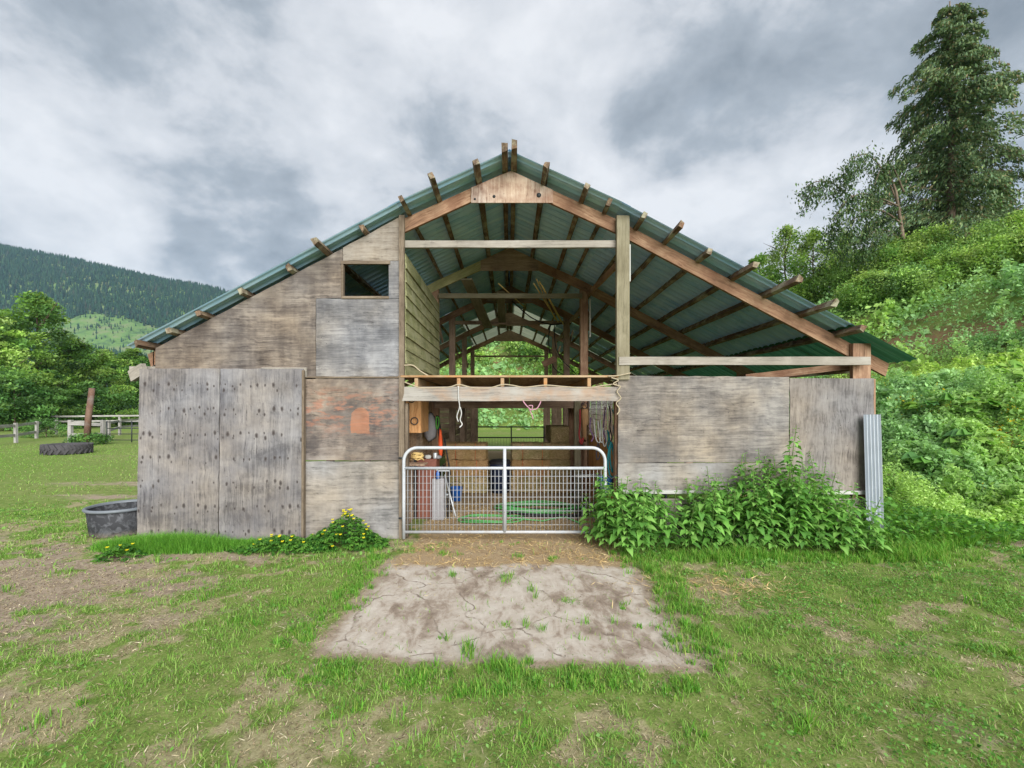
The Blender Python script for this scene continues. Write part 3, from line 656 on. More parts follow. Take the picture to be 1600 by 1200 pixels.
def bin_(loc):
    b = empty('waste_bin', loc); me = lathe_mesh('body', [(0, .0), (.19, .0), (.235, .62), (.235, .66), (.225, .66), (.18, .03)], 28)
    link('body', me, M_NAVY, b); link('lid', lathe_mesh('lid', [(.25, .65), (.255, .69), (.20, .735), (.05, .755), (0, .757)], 28), M_BLACK, b); return b
tag(bin_((-.21, 10.15, FL)), 'dark round bin standing in the gap between the hay stacks', 'bin')

# ---------------------------------------------------------------- left side of the passage
cab = box('wall_cabinet', -1.64, -1.40, 7.1, 7.75, 1.50, 2.12, M_CABWOOD, None)
tag(cab, 'orange plywood cabinet high on the left wall with hanging rings', 'cabinet')
def ring(name, c, r, mat, parent=None, rr=.008, ax='Y'):
    pts = [(r * math.cos(a), 0, r * math.sin(a)) for a in np.linspace(0, 2 * math.pi, 21)[:-1]]
    o = link(name, tube_mesh(name, pts, rr, n=6, closed=True), mat, parent); o.location = c; return o
ring('ring', (-.02 + .0, -.35, .22), .045, M_DARKMETAL, cab); ring('ring', (.02, -.35, -.12), .055, M_DARKMETAL, cab)
tube('hook', [(-.07, -.34, -.05), (-.09, -.36, -.12), (-.06, -.35, -.17)], .007, M_DARKMETAL, cab)
def hang_sheet(name, pts_px, Y, thk, mat, label, cat, parent=None, fold=.03):
    """soft bag or cloth from an outline, pillowed and creased"""
    P = [W(x, y, Y) for (x, y) in pts_px]; c = sum(P, Vector()) / len(P); n = len(P); bm = bmesh.new()
    rings = []
    for s, d in ((1.0, 0.0), (.82, thk * .6), (.5, thk)):
        rings.append([bm.verts.new((p - c) * s + Vector((0, -d + random.uniform(-fold, fold) * .4, 0))) for p in P])
    ctr = bm.verts.new((0, -thk * 1.05, 0)); back = bm.verts.new((0, thk * .3, 0))
    for a, b in zip(rings[:-1], rings[1:]):
        for k in range(n): bm.faces.new((a[k], a[(k + 1) % n], b[(k + 1) % n], b[k]))
    for k in range(n): bm.faces.new((rings[-1][k], rings[-1][(k + 1) % n], ctr)); bm.faces.new((rings[0][(k + 1) % n], rings[0][k], back))
    o = link(name, bm_mesh(name, bm, True), mat, parent, c); tag(o, label, cat); return o
hang_sheet('feed_bag', ((671, 643), (676, 645), (681, 655), (683, 672), (682, 684), (676, 688), (670, 692), (664, 684), (662, 678), (666, 660)), 8.4, .10, M_GREYBAG, 'crumpled grey sack hanging below the left beam', 'sack')
hang_sheet('jacket', ((681, 648), (686, 650), (688, 662), (690, 676), (692, 690), (686, 689), (684, 672)), 8.7, .05, M_STRAP, 'dark jacket hanging beside the grey sack', 'jacket')
rope('halter', [W(x, y, 8.35) for (x, y) in ((682, 651), (685, 653), (685.5, 662), (683, 670), (681.5, 664), (682, 651))], .013, M_GREENSTRAP, 'green webbing halter hanging right of the grey sack', 'halter')
o = hang_sheet('folded_umbrella', ((687, 668), (690, 672), (692, 690), (692, 706), (690, 716), (687, 716), (685, 704), (685, 688)), 8.2, .05, M_ORANGE, 'narrow orange-red furled cloth standing on end by the left wall', 'cloth')
a = W(694, 684, 8.3); b = W(704, 742, 8.3); o = tube('stick', [Vector(), b - a], .014, M_BLACK, n=6); o.location = a; tag(o, 'thin black stick leaning beside the orange cloth', 'stick')
# brown metal cabinet with clutter on top
cb = empty('metal_cabinet', (X(669, 7.8), 7.8, FL)); tag(cb, 'tall narrow brown metal cabinet behind the left end of the gate', 'cabinet')
box('body', -.17, .17, -.15, .2, 0, 1.02, M_BROWNMETAL, cb, bev=.008); box('door', -.15, .15, -.165, -.152, .03, .99, M_BROWNMETAL, cb, bev=.004)
box('back_panel', -.225, -.175, -.13, .16, .0, 1.0, M_BLACK, cb)
def heap(name, c, rx, ry, rz_, n, r, mat, label, cat):
    o = empty(name, c); tag(o, label, cat)
    for k in range(n):
        a0 = random.uniform(0, 6.28); ph = random.uniform(-.7, .7); s = random.uniform(.5, 1)
        pts = [(rx * s * math.cos(a0 + t_), ry * s * math.sin(a0 + t_), rz_ * (.3 + .7 * k / n) + ph * rz_ * .4 * math.sin(2 * t_)) for t_ in np.linspace(0, 5.2, 14)]
        tube('strand', pts, r, mat, o, n=5)
    return o
heap('twine_heap', W(652, 720, 7.2), .11, .10, .13, 14, .008, M_TWINE, 'tangled heap of straw coloured baling twine left of the cabinet top', 'twine')
board('shelf', (-1.64, 7.0, 1.02), (-1.64 + .34, 7.0, 1.02), .30, .02, M_INNERPLY, barn, up=(0, 1, 0))
for k, (px, py, w_, h_, m, lab) in enumerate(((668, 709, .10, .06, M_WHITEBOARD, 'small white carton lying on the brown cabinet'), (680, 711, .08, .10, M_SILVER, 'small silver tin standing on the brown cabinet'), (686, 712, .07, .05, M_GREYBAG, 'grey rag bundle on the right edge of the brown cabinet'))):
    p = W(px, py, 7.75); bm = bmesh.new()
    if k == 1:
        me = lathe_mesh('tin', [(0, 0), (.035, 0), (.037, .01), (.037, .09), (.03, .1), (0, .1)], 16)
    else:
        add_box(bm, -w_ / 2, w_ / 2, -.05, .05, 0, h_); bmesh.ops.bevel(bm, geom=bm.edges[:], offset=.012, segments=2, affect='EDGES'); me = bm_mesh('small_box', bm)
    o = link('tin' if k == 1 else 'small_box', me, m, None, (p.x, 7.75, FL + 1.022)); o.rotation_euler.z = random.uniform(-.5, .5); tag(o, lab, 'tin' if k == 1 else 'box')
# tools leaning by the cabinet
a, b = W(695, 742, 7.6), W(712, 807, 7.15); o = tube('broom_handle', [Vector(), b - a], .013, M_SILVER, n=8); o.location = a; tag(o, 'silver pole leaning among the tools behind the gate', 'pole')
stp = empty('step_stool', (X(690, 7.9), 7.9, FL)); tag(stp, 'dark folding step ladder beside the brown cabinet', 'ladder')
for sx_ in (-.14, .14):
    tube('leg', [(sx_, -.22, 0), (sx_ * .8, .0, .86)], .014, M_BLACK, stp, n=6); tube('leg', [(sx_, .24, 0), (sx_ * .8, .02, .86)], .014, M_DARKMETAL, stp, n=6)
for k in range(4): box('step', -.14, .14, -.20 + k * .052, -.10 + k * .045, .18 + k * .2, .205 + k * .2, M_SILVER if k % 2 else M_STRAP, stp)
sp_ = empty('spray_can', (X(683.5, 7.5), 7.5, .80)); tag(sp_, 'small blue and white spray bottle by the cabinet side', 'bottle')
sp_.location = (X(684, 7.55), 7.55, FL + .70)
link('body', lathe_mesh('body', [(0, 0), (.03, 0), (.032, .09), (.012, .13), (.012, .15), (0, .15)], 14), M_BLUE, sp_); box('trigger', -.03, .012, -.012, .012, .14, .17, M_WHITEBOARD, sp_)
crt = box('crate_stand', X(676, 7.62), X(695, 7.62), 7.55, 7.75, FL, FL + .70, M_GREYBAG, None); crt.name = 'feed_box'; tag(crt, 'grey narrow feed box standing beside the brown cabinet', 'box')
sc_ = empty('scoop', (X(713, 9.2), 9.2, FL)); tag(sc_, 'blue plastic bucket on the floor before the left hay stack', 'bucket')
link('body', lathe_mesh('body', [(0, 0), (.10, 0), (.135, .27), (.142, .275), (.13, .275), (.095, .01)], 24), M_BLUE, sc_); tube('handle', [(.135 * math.cos(a), 0.02, .27 + .12 * math.sin(a)) for a in np.linspace(0, math.pi, 10)], .005, M_DARKMETAL, sc_, n=5)

# ---------------------------------------------------------------- green hoses on the floor
def coil(name, c, loops, rx, ry, mat, label, tail=None, dz=.018):
    pts = []
    for k in range(int(loops * 22)):
        a = 2 * math.pi * k / 22; s = 1 + .13 * math.sin(a * .37 + c[0]) + .05 * math.sin(a * 1.9)
        pts.append((rx * s * math.cos(a) + .05 * math.sin(a * .21), ry * s * math.sin(a), .016 + dz * (k / 22) * .8 + .012 * math.sin(a * 3.1)))
    if tail: pts += tail
    o = tube(name, pts, .014, mat, n=7); o.location = c; return tag(o, label, 'hose')
coil('garden_hose', (.55, 8.3, FL), 6, .75, .34, M_HOSE, 'bright green garden hose coiled on the barn floor at right')
coil('garden_hose', (-.35, 7.55, FL), 2, .5, .24, M_HOSE, 'bright green hose loop lying behind the gate middle', [(.9, -.1, .016), (1.3, .2, .016), (1.5, -.25, .016)])
coil('water_hose', (.70, 7.95, FL), 3, .68, .22, M_BLACK, 'black hose coil lying under the green one')

# ---------------------------------------------------------------- tack hanging on the right
hang_sheet('canvas_strap', ((909, 633), (914, 632), (919, 640), (920, 664), (917, 666), (916, 690), (911, 690), (909, 664), (907, 650)), 8.95, .05, M_TANCOAT, 'tan canvas girth hanging right of the mossy post', 'girth')
ring('strap_ring', W(913.5, 634, 8.9), .06, M_STRAP).name = 'leather_loop'; tag(bpy.data.objects['leather_loop'], 'black leather loop from which the tan girth hangs', 'strap')
rope('lead_rope', [W(x, y, 8.9) for (x, y) in ((906, 640), (906, 665), (905, 680), (908, 690), (911, 684), (909, 694), (905, 688))], .018, M_RED, 'red lead rope bunched beside the mossy post')
for (pts, m, lab) in ((((946, 636), (944, 655), (943, 672), (947, 690)), M_PURPLE, 'purple lead rope on the wire window, left of the white ones'), (((952, 634), (954, 650), (953, 668), (956, 684), (952, 696)), M_STRAP, 'black leather rein hanging near the wire window middle'),
        (((928, 655), (929, 668), (932, 688), (938, 690), (936, 672), (934, 658)), M_WHITEROPE, 'white rope halter hung at the left of the wire window'), (((943, 668), (941, 680), (944, 697), (948, 690), (946, 672)), M_WHITEROPE, 'white rope halter looped low on the wire window'),
        (((949, 672), (951, 684), (949, 700), (953, 694), (951, 674)), M_TEAL, 'teal and white rope end below the wire window'), (((935, 690), (932, 705), (933, 718), (937, 712), (936, 694)), M_STRAP, 'black strap loop hanging below the wire window'),
        (((923, 652), (922, 670), (927, 682), (924, 690)), M_PURPLE, 'thin purple rein at the far left edge of the wire window'), (((957, 640), (961, 655), (958, 670), (961, 690)), M_TEAL, 'dark teal rope at the right edge of the wire window'),
        (((938, 656), (939, 670), (937, 686), (941, 692)), M_WHITEROPE, 'thin white cord dangling mid wire window')):
    rope('tack_rope', [W(x, y, 7.15) for (x, y) in pts], .011, m, lab)
tq = rope('rope_coil', [W(x, y, 6.85) for (x, y) in ((955, 690), (951, 705), (950, 725), (953, 742), (959, 744), (962, 725), (960, 706), (955, 692), (953, 715), (957, 738), (959, 715), (956, 696))], .014, M_TEAL, 'teal rope coil hanging at the right end of the gate')
bu = empty('bucket', (1.50, 6.95, .55)); tag(bu, 'blue plastic bucket hung at the right end of the gate', 'bucket')
link('body', lathe_mesh('body', [(0, 0), (.10, 0), (.135, .27), (.142, .275), (.13, .275), (.095, .01)], 24), M_BLUE, bu); tube('handle', [(.135 * math.cos(a), 0, .27 + .14 * math.sin(a)) for a in np.linspace(0, math.pi, 10)], .005, M_DARKMETAL, bu, n=5)
rk = empty('wire_rack', (1.36, 7.6, FL)); tag(rk, 'low dark wire rack with pale slats right of the passage', 'rack')
for k in range(7): tube('slat', [(-.24, -.2 + k * .055, .74), (.22, -.2 + k * .055, .76)], .008, M_WHITEROPE if k % 2 else M_STRAP, rk, n=5)
for (sx_, sy_) in ((-.23, -.2), (.21, -.2), (-.23, .13), (.21, .13)): tube('leg', [(sx_, sy_, 0), (sx_, sy_, .75)], .011, M_DARKMETAL, rk, n=6)

# ---------------------------------------------------------------- back gate
bg = empty('back_gate', (-1.5, 19.4, 0)); tag(bg, 'black tubular gate across the far end of the passage', 'gate')
for z in (1.12, .66, .2): tube('rail', [(0, 0, z), (3.0, 0, z)], .028, M_DARKMETAL, bg, n=8)
for x in (0, .0 + 1.58, 3.0): tube('upright', [(x, 0, .15), (x, 0, 1.14)], .028, M_DARKMETAL, bg, n=8)
for k in range(1, 24): tube('wire', [(3.0 * k / 24, 0, .2), (3.0 * k / 24, 0, .66)], .006, M_DARKMETAL, bg, n=4)

# ---------------------------------------------------------------- galvanised strip leaning on the right corner
def galv():
    n = 60; V = []; Fc = []; wd = .245
    for i in range(2):
        for k in range(n + 1):
            u = k / n * wd; V.append((u, -.017 * math.cos(2 * math.pi * u / .049), 0 if i == 0 else 1.80))
    for k in range(n): Fc.append((k, k + 1, n + 2 + k, n + 1 + k))
    return py_mesh('metal_strip', V, Fc, True)
o = link('metal_strip', galv(), M_GALV, None, (5.04, 6.33, 0)); o.rotation_euler = (math.radians(-1.5), math.radians(-.4), 0)
tag(o, 'narrow strip of galvanised corrugated metal leaning on the right corner', 'metal sheet')

# ---------------------------------------------------------------- rubber trough
tr = empty('water_trough', (-5.90, 6.85, 0)); tr.scale = (.90, .90, 1.0); tag(tr, 'round black rubber water trough beside the knotty sliding door', 'trough')
def trough_mat():
    m, t = material('scuffed_rubber'); v = t.n('ShaderNodeTexCoord').outputs['Object']
    n = t.noise(v, 5, 6, .65, 2.5); n2 = t.noise(v, 22, 5, .7)
    c = t.mix(t.range(n, .48, .62, 0, .7), S(46, 47, 50), S(94, 96, 100)); sep = t.n('ShaderNodeSeparateXYZ', {0: v})
    c = t.mix(t.m('MULTIPLY', t.range(sep.outputs[2], .0, .10, .9, 0.0), t.range(n2, .3, .6)), c, S(140, 130, 116))
    finish(t, principled(t, c, .7, 0, n2, .4, .006)); return m
link('body', lathe_mesh('body', [(0, .0), (.41, .0), (.435, .03), (.475, .38), (.46, .385), (.42, .05), (.40, .035), (0, .03)], 64), trough_mat(), tr)
link('rim', lathe_mesh('rim', [(.468, .37), (.50, .375), (.515, .392), (.51, .412), (.485, .42), (.462, .412), (.455, .385)], 64), plain('rim_rubber', S(104, 110, 116), .55), tr)
# ---------------------------------------------------------------- tractor tyre lying in the field
ty = empty('tractor_tyre', (-18.75, 19.0, 0), .3); ty.scale = (.78, .78, .86); tag(ty, 'big tractor tyre lying flat in the green field', 'tyre')
M_TYRE = plain('old_tyre', S(66, 64, 66), .85, var=.35, scale=4)
link('carcass', lathe_mesh('carcass', [(.62, .10), (.70, .02), (.90, 0), (.98, .06), (1.0, .24), (.98, .42), (.90, .50), (.70, .48), (.62, .40), (.66, .25), (.62, .10)], 56), M_TYRE, ty)
lugbm = bmesh.new(); add_box(lugbm, .955, 1.045, -.035, .035, .0, .28); lug = bm_mesh('lug', lugbm); lug.materials.append(M_TYRE)
for k in range(22):
    for up_ in (0, 1):
        o = link('lug', lug, None, ty); a = 2 * math.pi * (k + .5 * up_) / 22; o.rotation_euler = (0, 0, a)
        o.matrix_basis = Matrix.Rotation(a, 4, 'Z') @ Matrix.Translation((0, 0, .23 if up_ else -.005)) @ Matrix.Translation((1, 0, .14)) @ Matrix.Rotation(.65 if up_ else -.65, 4, 'X') @ Matrix.Translation((-1, 0, -.14))

# ---------------------------------------------------------------- fences in the field
def fence(name, label, posts, rails, ph, pw=.13, group=None, mat=None, rw=.15):
    f = empty(name, posts[0]); tag(f, label, 'fence', group); b0 = Vector(posts[0]); mat = mat or M_FENCE
    for p in posts: board('post', Vector(p) - b0, Vector(p) - b0 + Vector((random.uniform(-.04, .04), 0, ph)), pw, pw, mat, f, up=(1, 0, 0))
    for a, c in zip(posts[:-1], posts[1:]):
        for z in rails: board('rail', Vector(a) - b0 + Vector((0, -.09, z + random.uniform(-.03, .03))), Vector(c) - b0 + Vector((0, -.09, z + random.uniform(-.03, .03))), rw, .05, mat, f, rough=.006, seg=4)
    return f
G = lambda px, Y: Vector(((px - CX) * Y / F, Y, 0))
fence('rail_fence', 'silvered two rail fence running back on the far left', [G(-60, 21), G(25, 25.2), G(57, 29), G(88, 33)], (.42, .98), 1.12)
fence('rail_fence', 'short grey two rail fence panel behind the leaning red post', [G(110, 24.6), G(161, 24.6)], (.50, 1.08), 1.30, .17, rw=.17)
fence('rail_fence', 'distant pale rail fence in front of the trees', [G(50, 42), G(88, 42), G(140, 43), G(187, 44), G(240, 45)], (.75, 1.25), 1.35)
fence('rail_fence', 'slanting pale rail fence seen through the dark metal gate', [G(170, 27.5), G(187, 33), G(225, 38)], (.55, 1.05), 1.2)
mg = empty('metal_gate', G(167, 24.3)); tag(mg, 'dark thin metal gate between the fence panel and the barn', 'gate')
for z in (.22, .55, .85, 1.2): tube('rail', [(0, 0, z), (2.6, 0, z)], .022, M_DARKMETAL, mg, n=6)
for x in (0, 1.35, 2.6): tube('upright', [(x, 0, .1), (x, 0, 1.25)], .028, M_DARKMETAL, mg, n=6)
o = tube('leaning_post', [(0, 0, -.1), (.10, 0, 1.4), (.30, 0, 3.0)], .15, M_REDPOST, n=10, r_end=.13); o.location = G(135, 23.7); tag(o, 'thick red brown post leaning above the fence panel', 'post')
# ---------------------------------------------------------------- ground
def HGT(x, y):
    x = np.asarray(x, float); y = np.asarray(y, float)
    bank = .50 * np.clip(x - 6.1, 0, None) * sstep(y, 6.9, 10.0)
    cap = 2.45 + .10 * (x - 9); bank = np.where(bank > cap - .5, cap - .5 * np.exp(-np.clip(bank - cap + .5, 0, None) / .5), bank)
    u = .94 * x + .34 * y - 18.6
    hill = .66 * np.log1p(np.exp(np.clip(u * 1.5, -40, 60))) / 1.5
    capn = 4.3 + 2.0 * sstep(y, 40, 90); hill = np.where(hill > capn - 1.5, capn - 1.5 * np.exp(-np.clip(hill - capn + 1.5, 0, None) / 1.5), hill)
    hill = np.maximum(hill, .46 * np.clip(y - 41 + .12 * x, 0, 36) * sstep(x, -30, -14) * (1 - sstep(x, 40, 70)))
    rough = sstep(bank + hill, .05, 1.2)
    bump = (fbm(x * .55, y * .55, 3) - .5) * .55 * rough + (fbm(x * .16, y * .16, 9) - .5) * 1.2 * sstep(hill, .3, 3)
    near = (fbm(x * .9, y * .9, 5) - .5) * .05 * sstep(np.abs(x), 1.9, 3) * (1 - sstep(y, 5.6, 6.2))
    return np.maximum(bank + hill + bump, -.02) * (rough > 0) + near * (1 - rough)
def M_conc(x, y):
    wob = (fbm(x * 1.6, y * 1.6, 21) - .5) * .35
    ex = sstep(1.62 + .03 * (y - 4) - np.abs(x + .02) + wob * .8, -.05, .34); ey = sstep(y - 3.22 + .10 * x + wob, -.03, .22) * (1 - sstep(y + wob * 1.4, 5.45, 5.80))
    return ex * ey
def M_straw(x, y):
    wob = (fbm(x * 2.2, y * 2.2, 31) - .5) * .5
    a = sstep(1.62 - np.abs(x - .05) + wob, 0, .35) * sstep(y + wob, 5.15, 5.6) * (1 - sstep(y, 20.3, 20.8))
    b = sstep(.42 - np.hypot((x - 2.35) / 1.15, (y - 4.75) / .55) * .42 + wob * .5, 0.02, .3) * .5
    return np.clip(np.maximum(a, b), 0, 1)
def M_dirt(x, y):
    n = fbm(x * 1.1, y * 1.3, 41); n2 = fbm(x * 4.2, y * 5.5, 43); m = n * .45 + n2 * .55
    left = sstep(-2.4 - x, 0, 1.8) * (1 - sstep(y, 6.2, 7.4)); leftd = np.exp(-(((x + 5.6) / 1.5) ** 2 + ((y - 5.3) / .9) ** 2)) + .8 * np.exp(-(((x + 6.2) / 1.8) ** 2 + ((y - 4.4) / .7) ** 2))
    d = sstep(m, .38, .60) * .80 * left + sstep(m + leftd * .28, .52, .74) * (leftd > .05) * np.clip(leftd * 2, 0, 1)
    rt = sstep(x - 1.7, 0, .6) * (1 - sstep(y, 6.0, 7.2)); d = d + rt * sstep(m, .52, .68) * .35 + .40 * sstep(m, .52, .68) * (1 - sstep(y, 6.5, 8))
    for (cx, cy, rx, ry) in ((2.75, 4.95, .32, .12), (2.85, 4.35, .20, .13), (3.6, 4.0, .25, .12), (5.9, 6.9, .9, .22), (7.4, 6.4, .8, .35), (4.9, 5.1, .5, .14), (1.95, 4.7, .22, .16)):
        d = d + np.exp(-(((x - cx) / rx) ** 2 + ((y - cy) / ry) ** 2)) * (.1 + 1.0 * n2)
    field = sstep(y, 7.0, 9) * (x < -5.3); d = d + field * (np.exp(-(((x + 8.5) / 2.2) ** 2 + ((y - 9.6) / .35) ** 2)) + np.exp(-(((x + 9.5) / 2.5) ** 2 + ((y - 11.3) / .4) ** 2)) + np.exp(-(((x + 16.2) / 1.7) ** 2 + ((y - 17.9) / .35) ** 2))) * (2 * n2 - .3)
    d = d * (1 - .40 * sstep(x, -1, 1.5) * (1 - sstep(y, 5.6, 6.4))); return np.clip(d, 0, 1)
def M_dry(x, y):
    n = fbm(x * 1.4, y * 1.9, 141) * .5 + fbm(x * 5.5, y * 7.5, 143) * .5
    amt = .27 + .31 * sstep(-x, -.5, 3.0) * (1 - sstep(y, 6.5, 8.5)) + .16 * np.exp(-(((x - 2.7) / 1.2) ** 2 + ((y - 4.6) / .8) ** 2)) - .22 * np.exp(-((x + 2.2) / .55) ** 2) - .2 * sstep(y, 8, 10)
    return np.clip(sstep(n, .66 - amt * .42, .80 - amt * .42), 0, 1)
def axis(segs):
    out = [segs[0][0]]
    for a, b, st in segs:
        n = max(1, int(round((b - a) / st))); out += list(np.linspace(a, b, n + 1)[1:])
    return np.array(out)
gx = axis([(-2500, -600, 380), (-600, -120, 60), (-120, -30, 9), (-30, -9, .7), (-9, 9, .06), (9, 14, .2), (14, 45, .6), (45, 120, 7), (120, 600, 60), (600, 2500, 380)])
gy = axis([(-60, 0, 10), (0, 1.6, .4), (1.6, 8.2, .06), (8.2, 14, .2), (14, 60, .6), (60, 120, 3), (120, 600, 60), (600, 2500, 380)])
GX, GY = np.meshgrid(gx, gy); gz_ = HGT(GX, GY)
V = np.stack([GX.ravel(), GY.ravel(), gz_.ravel()], 1); nx, ny = len(gx), len(gy)
ii = (np.arange(ny - 1)[:, None] * nx + np.arange(nx - 1)[None, :]).ravel()
Fq = np.stack([ii, ii + 1, ii + nx + 1, ii + nx], 1)
me = np_mesh('ground', V, Fq, np.stack([M_dirt(GX, GY).ravel(), M_straw(GX, GY).ravel(), M_conc(GX, GY).ravel(), M_dry(GX, GY).ravel()], 1), smooth=True)
def ground_mat():
    m, t = material('ground_soil_and_turf'); geo = t.n('ShaderNodeNewGeometry').outputs['Position']
    atn = t.n('ShaderNodeAttribute', attribute_name='Col'); dryf = atn.outputs['Alpha']; at = t.n('ShaderNodeSeparateColor', {0: atn.outputs['Color']}); dirt, straw, conc = at.outputs[0], at.outputs[1], at.outputs[2]
    n1 = t.noise(geo, 1.1, 6, .6); n2 = t.noise(geo, 7, 7, .68); n3 = t.noise(geo, 55, 6, .78); n4 = t.noise(geo, .12, 4, .55)
    turf = t.ramp(t.m('ADD', t.m('MULTIPLY', n2, .5), t.m('MULTIPLY', n3, .5)), [(.36, S(76, 88, 46)), (.5, S(114, 128, 68)), (.64, S(152, 150, 104))])
    turf = t.mix(t.range(n4, .38, .62, 0, .55), turf, S(90, 128, 40))
    soil = t.ramp(t.m('ADD', t.m('MULTIPLY', n2, .55), t.m('MULTIPLY', n3, .45)), [(.32, S(114, 101, 87)), (.5, S(151, 136, 118)), (.68, S(174, 160, 141))])
    st = t.ramp(n3, [(.3, S(118, 99, 77)), (.5, S(158, 137, 108)), (.7, S(182, 164, 132))])
    tan = t.ramp(t.m('ADD', t.m('MULTIPLY', n2, .4), t.m('MULTIPLY', n3, .6)), [(.34, S(112, 106, 76)), (.5, S(148, 141, 106)), (.66, S(174, 166, 132))])
    turf = t.mix(t.range(t.m('ADD', dryf, t.m('MULTIPLY', t.m('SUBTRACT', n2, .5), .8)), .3, .8), turf, tan)
    # worn concrete: pale slab with dirt ground into it
    cn = t.noise(geo, 1.7, 8, .66, .4); cn2 = t.noise(t.mapping(geo, (1.2, .55, 1), (0, 0, 0), (0, 0, .7)), 6.0, 7, .7, .5)
    cm = t.m('ADD', t.m('MULTIPLY', cn, .5), t.m('MULTIPLY', cn2, .5))
    co = t.ramp(cm, [(.37, S(124, 110, 97)), (.44, S(150, 136, 122)), (.50, S(177, 166, 153)), (.60, S(194, 186, 175))])
    ck = t.n('ShaderNodeTexVoronoi', {'Vector': t.n('ShaderNodeVectorMath', {0: geo, 1: t.n('ShaderNodeVectorMath', {0: t.n('ShaderNodeTexNoise', {'Vector': geo, 'Scale': 3.0, 'Detail': 4.0}).outputs['Color'], 1: (.35, .35, 0)}, operation='MULTIPLY').outputs[0]}, operation='ADD').outputs[0], 'Scale': 1.15}, feature='DISTANCE_TO_EDGE', voronoi_dimensions='2D').outputs[0]
    co = t.mix(t.m('MULTIPLY', t.range(ck, .004, .016, .85, 0), t.range(cn2, .42, .56)), co, S(104, 90, 78))
    e = t.m('MULTIPLY', t.m('SUBTRACT', n2, .5), .9)
    c = t.mix(t.range(t.m('ADD', dirt, e), .25, .80), turf, soil)
    c = t.mix(t.range(t.m('ADD', conc, e), .12, .40), c, soil)
    c = t.mix(t.range(t.m('ADD', conc, t.m('MULTIPLY', e, .8)), .55, .9), c, co)
    c = t.mix(t.range(t.m('ADD', straw, e), .40, .75), c, st)
    pos = t.n('ShaderNodeSeparateXYZ', {0: geo})
    hillsoil = t.m('MULTIPLY', t.range(pos.outputs[2], .4, 1.2), t.range(n1, .52, .66))
    hillcut = t.m('MULTIPLY', t.range(t.m('ABSOLUTE', t.m('SUBTRACT', pos.outputs[2], 4.5)), .3, .9, 1.0, 0.0), t.range(n2, .35, .5)); c = t.mix(t.m('MAXIMUM', hillsoil, hillcut), c, S(112, 88, 66))
    bmp = t.m('ADD', t.m('MULTIPLY', n2, .6), t.m('MULTIPLY', n3, .4))
    finish(t, principled(t, c, .95, 0, bmp, .7, .03, .1)); return m
g_ = link('ground', me, ground_mat()); tag(g_, kind='structure')
g_['label'] = 'field of grass, worn soil and a concrete apron running up to a green bank'

# ---------------------------------------------------------------- leaf tools
def leaf_mat(name, trans=.36, rough=.55, spec=.25):
    m, t = material(name); c = t.n('ShaderNodeAttribute', attribute_name='Col').outputs['Color']
    p = principled(t, c, rough, 0, None, spec=spec)
    tr_ = t.n('ShaderNodeBsdfTranslucent', {0: t.mix(1.0, c, (1.3, 1.3, .8, 1), 'MULTIPLY')}).outputs[0]
    finish(t, t.n('ShaderNodeMixShader', {0: trans, 1: p, 2: tr_}).outputs[0]); return m
M_LEAF = leaf_mat('leaf'); M_NEEDLE = leaf_mat('needle', .15, .7, .15); M_BLADE = leaf_mat('grass_blade', .35, .6, .2); M_STALK = leaf_mat('dry_stalk', .1, .8, .1)
def lin(r, g, b): return np.array(S(r, g, b)[:3])
def unit(v): return v / np.maximum(np.linalg.norm(v, axis=1, keepdims=True), 1e-9)
def cards(C, size, cols, up=.5, aspect=.5, dirs=None, rng=RNG):
    """one rhombic leaf per centre: returns verts, quads, colours"""
    n = len(C); size = np.broadcast_to(np.asarray(size, float), (n,))[:, None]
    nr = unit(rng.normal(size=(n, 3)) + np.array([0, 0, up * 2.2]))
    d = rng.normal(size=(n, 3)) if dirs is None else dirs + rng.normal(size=(n, 3)) * .25
    d = unit(d - nr * (d * nr).sum(1, keepdims=True)); b = np.cross(nr, d)
    hl, hw_ = size * .5, size * .5 * aspect
    Vv = np.stack([C - d * hl, C + b * hw_ - d * hl * .1 + nr * hw_ * .25, C + d * hl, C - b * hw_ - d * hl * .1 + nr * hw_ * .25], 1).reshape(-1, 3)
    Q = np.arange(n * 4).reshape(n, 4); return Vv, Q, np.repeat(cols, 4, 0)
def palette(n, pal, w=None, jit=.12, rng=RNG):
    pal = np.array(pal); k = rng.choice(len(pal), n, p=w); t_ = rng.random((n, 1)); k2 = rng.choice(len(pal), n, p=w)
    c = pal[k] * (1 - t_ * .5) + pal[k2] * t_ * .5
    return np.clip(c * (1 + rng.normal(size=(n, 1)) * jit), 0.004, .9)
def clumps(cent, rad, per, pal, size, jit=.18, flat=.7, up=.5, w=None, aspect=.5, rng=RNG):
    n = len(cent); k = np.repeat(np.arange(n), per); N = n * per
    off = rng.normal(size=(N, 3)); off = unit(off) * (rng.random((N, 1)) ** .45); off[:, 2] *= flat
    C = cent[k] + off * rad[k][:, None]
    base = palette(n, pal, w, jit); cols = np.clip(base[k] * (1 + rng.normal(size=(N, 1)) * .16), .004, .9)
    return cards(C, size * (.6 + .8 * rng.random(N)), cols, up, aspect)
def join(parts):
    Vs, Qs, Cs = [], [], []; o = 0
    for v, q, c in parts: Vs.append(v); Qs.append(q + o); Cs.append(c); o += len(v)
    return np.concatenate(Vs), np.concatenate(Qs), np.concatenate(Cs)

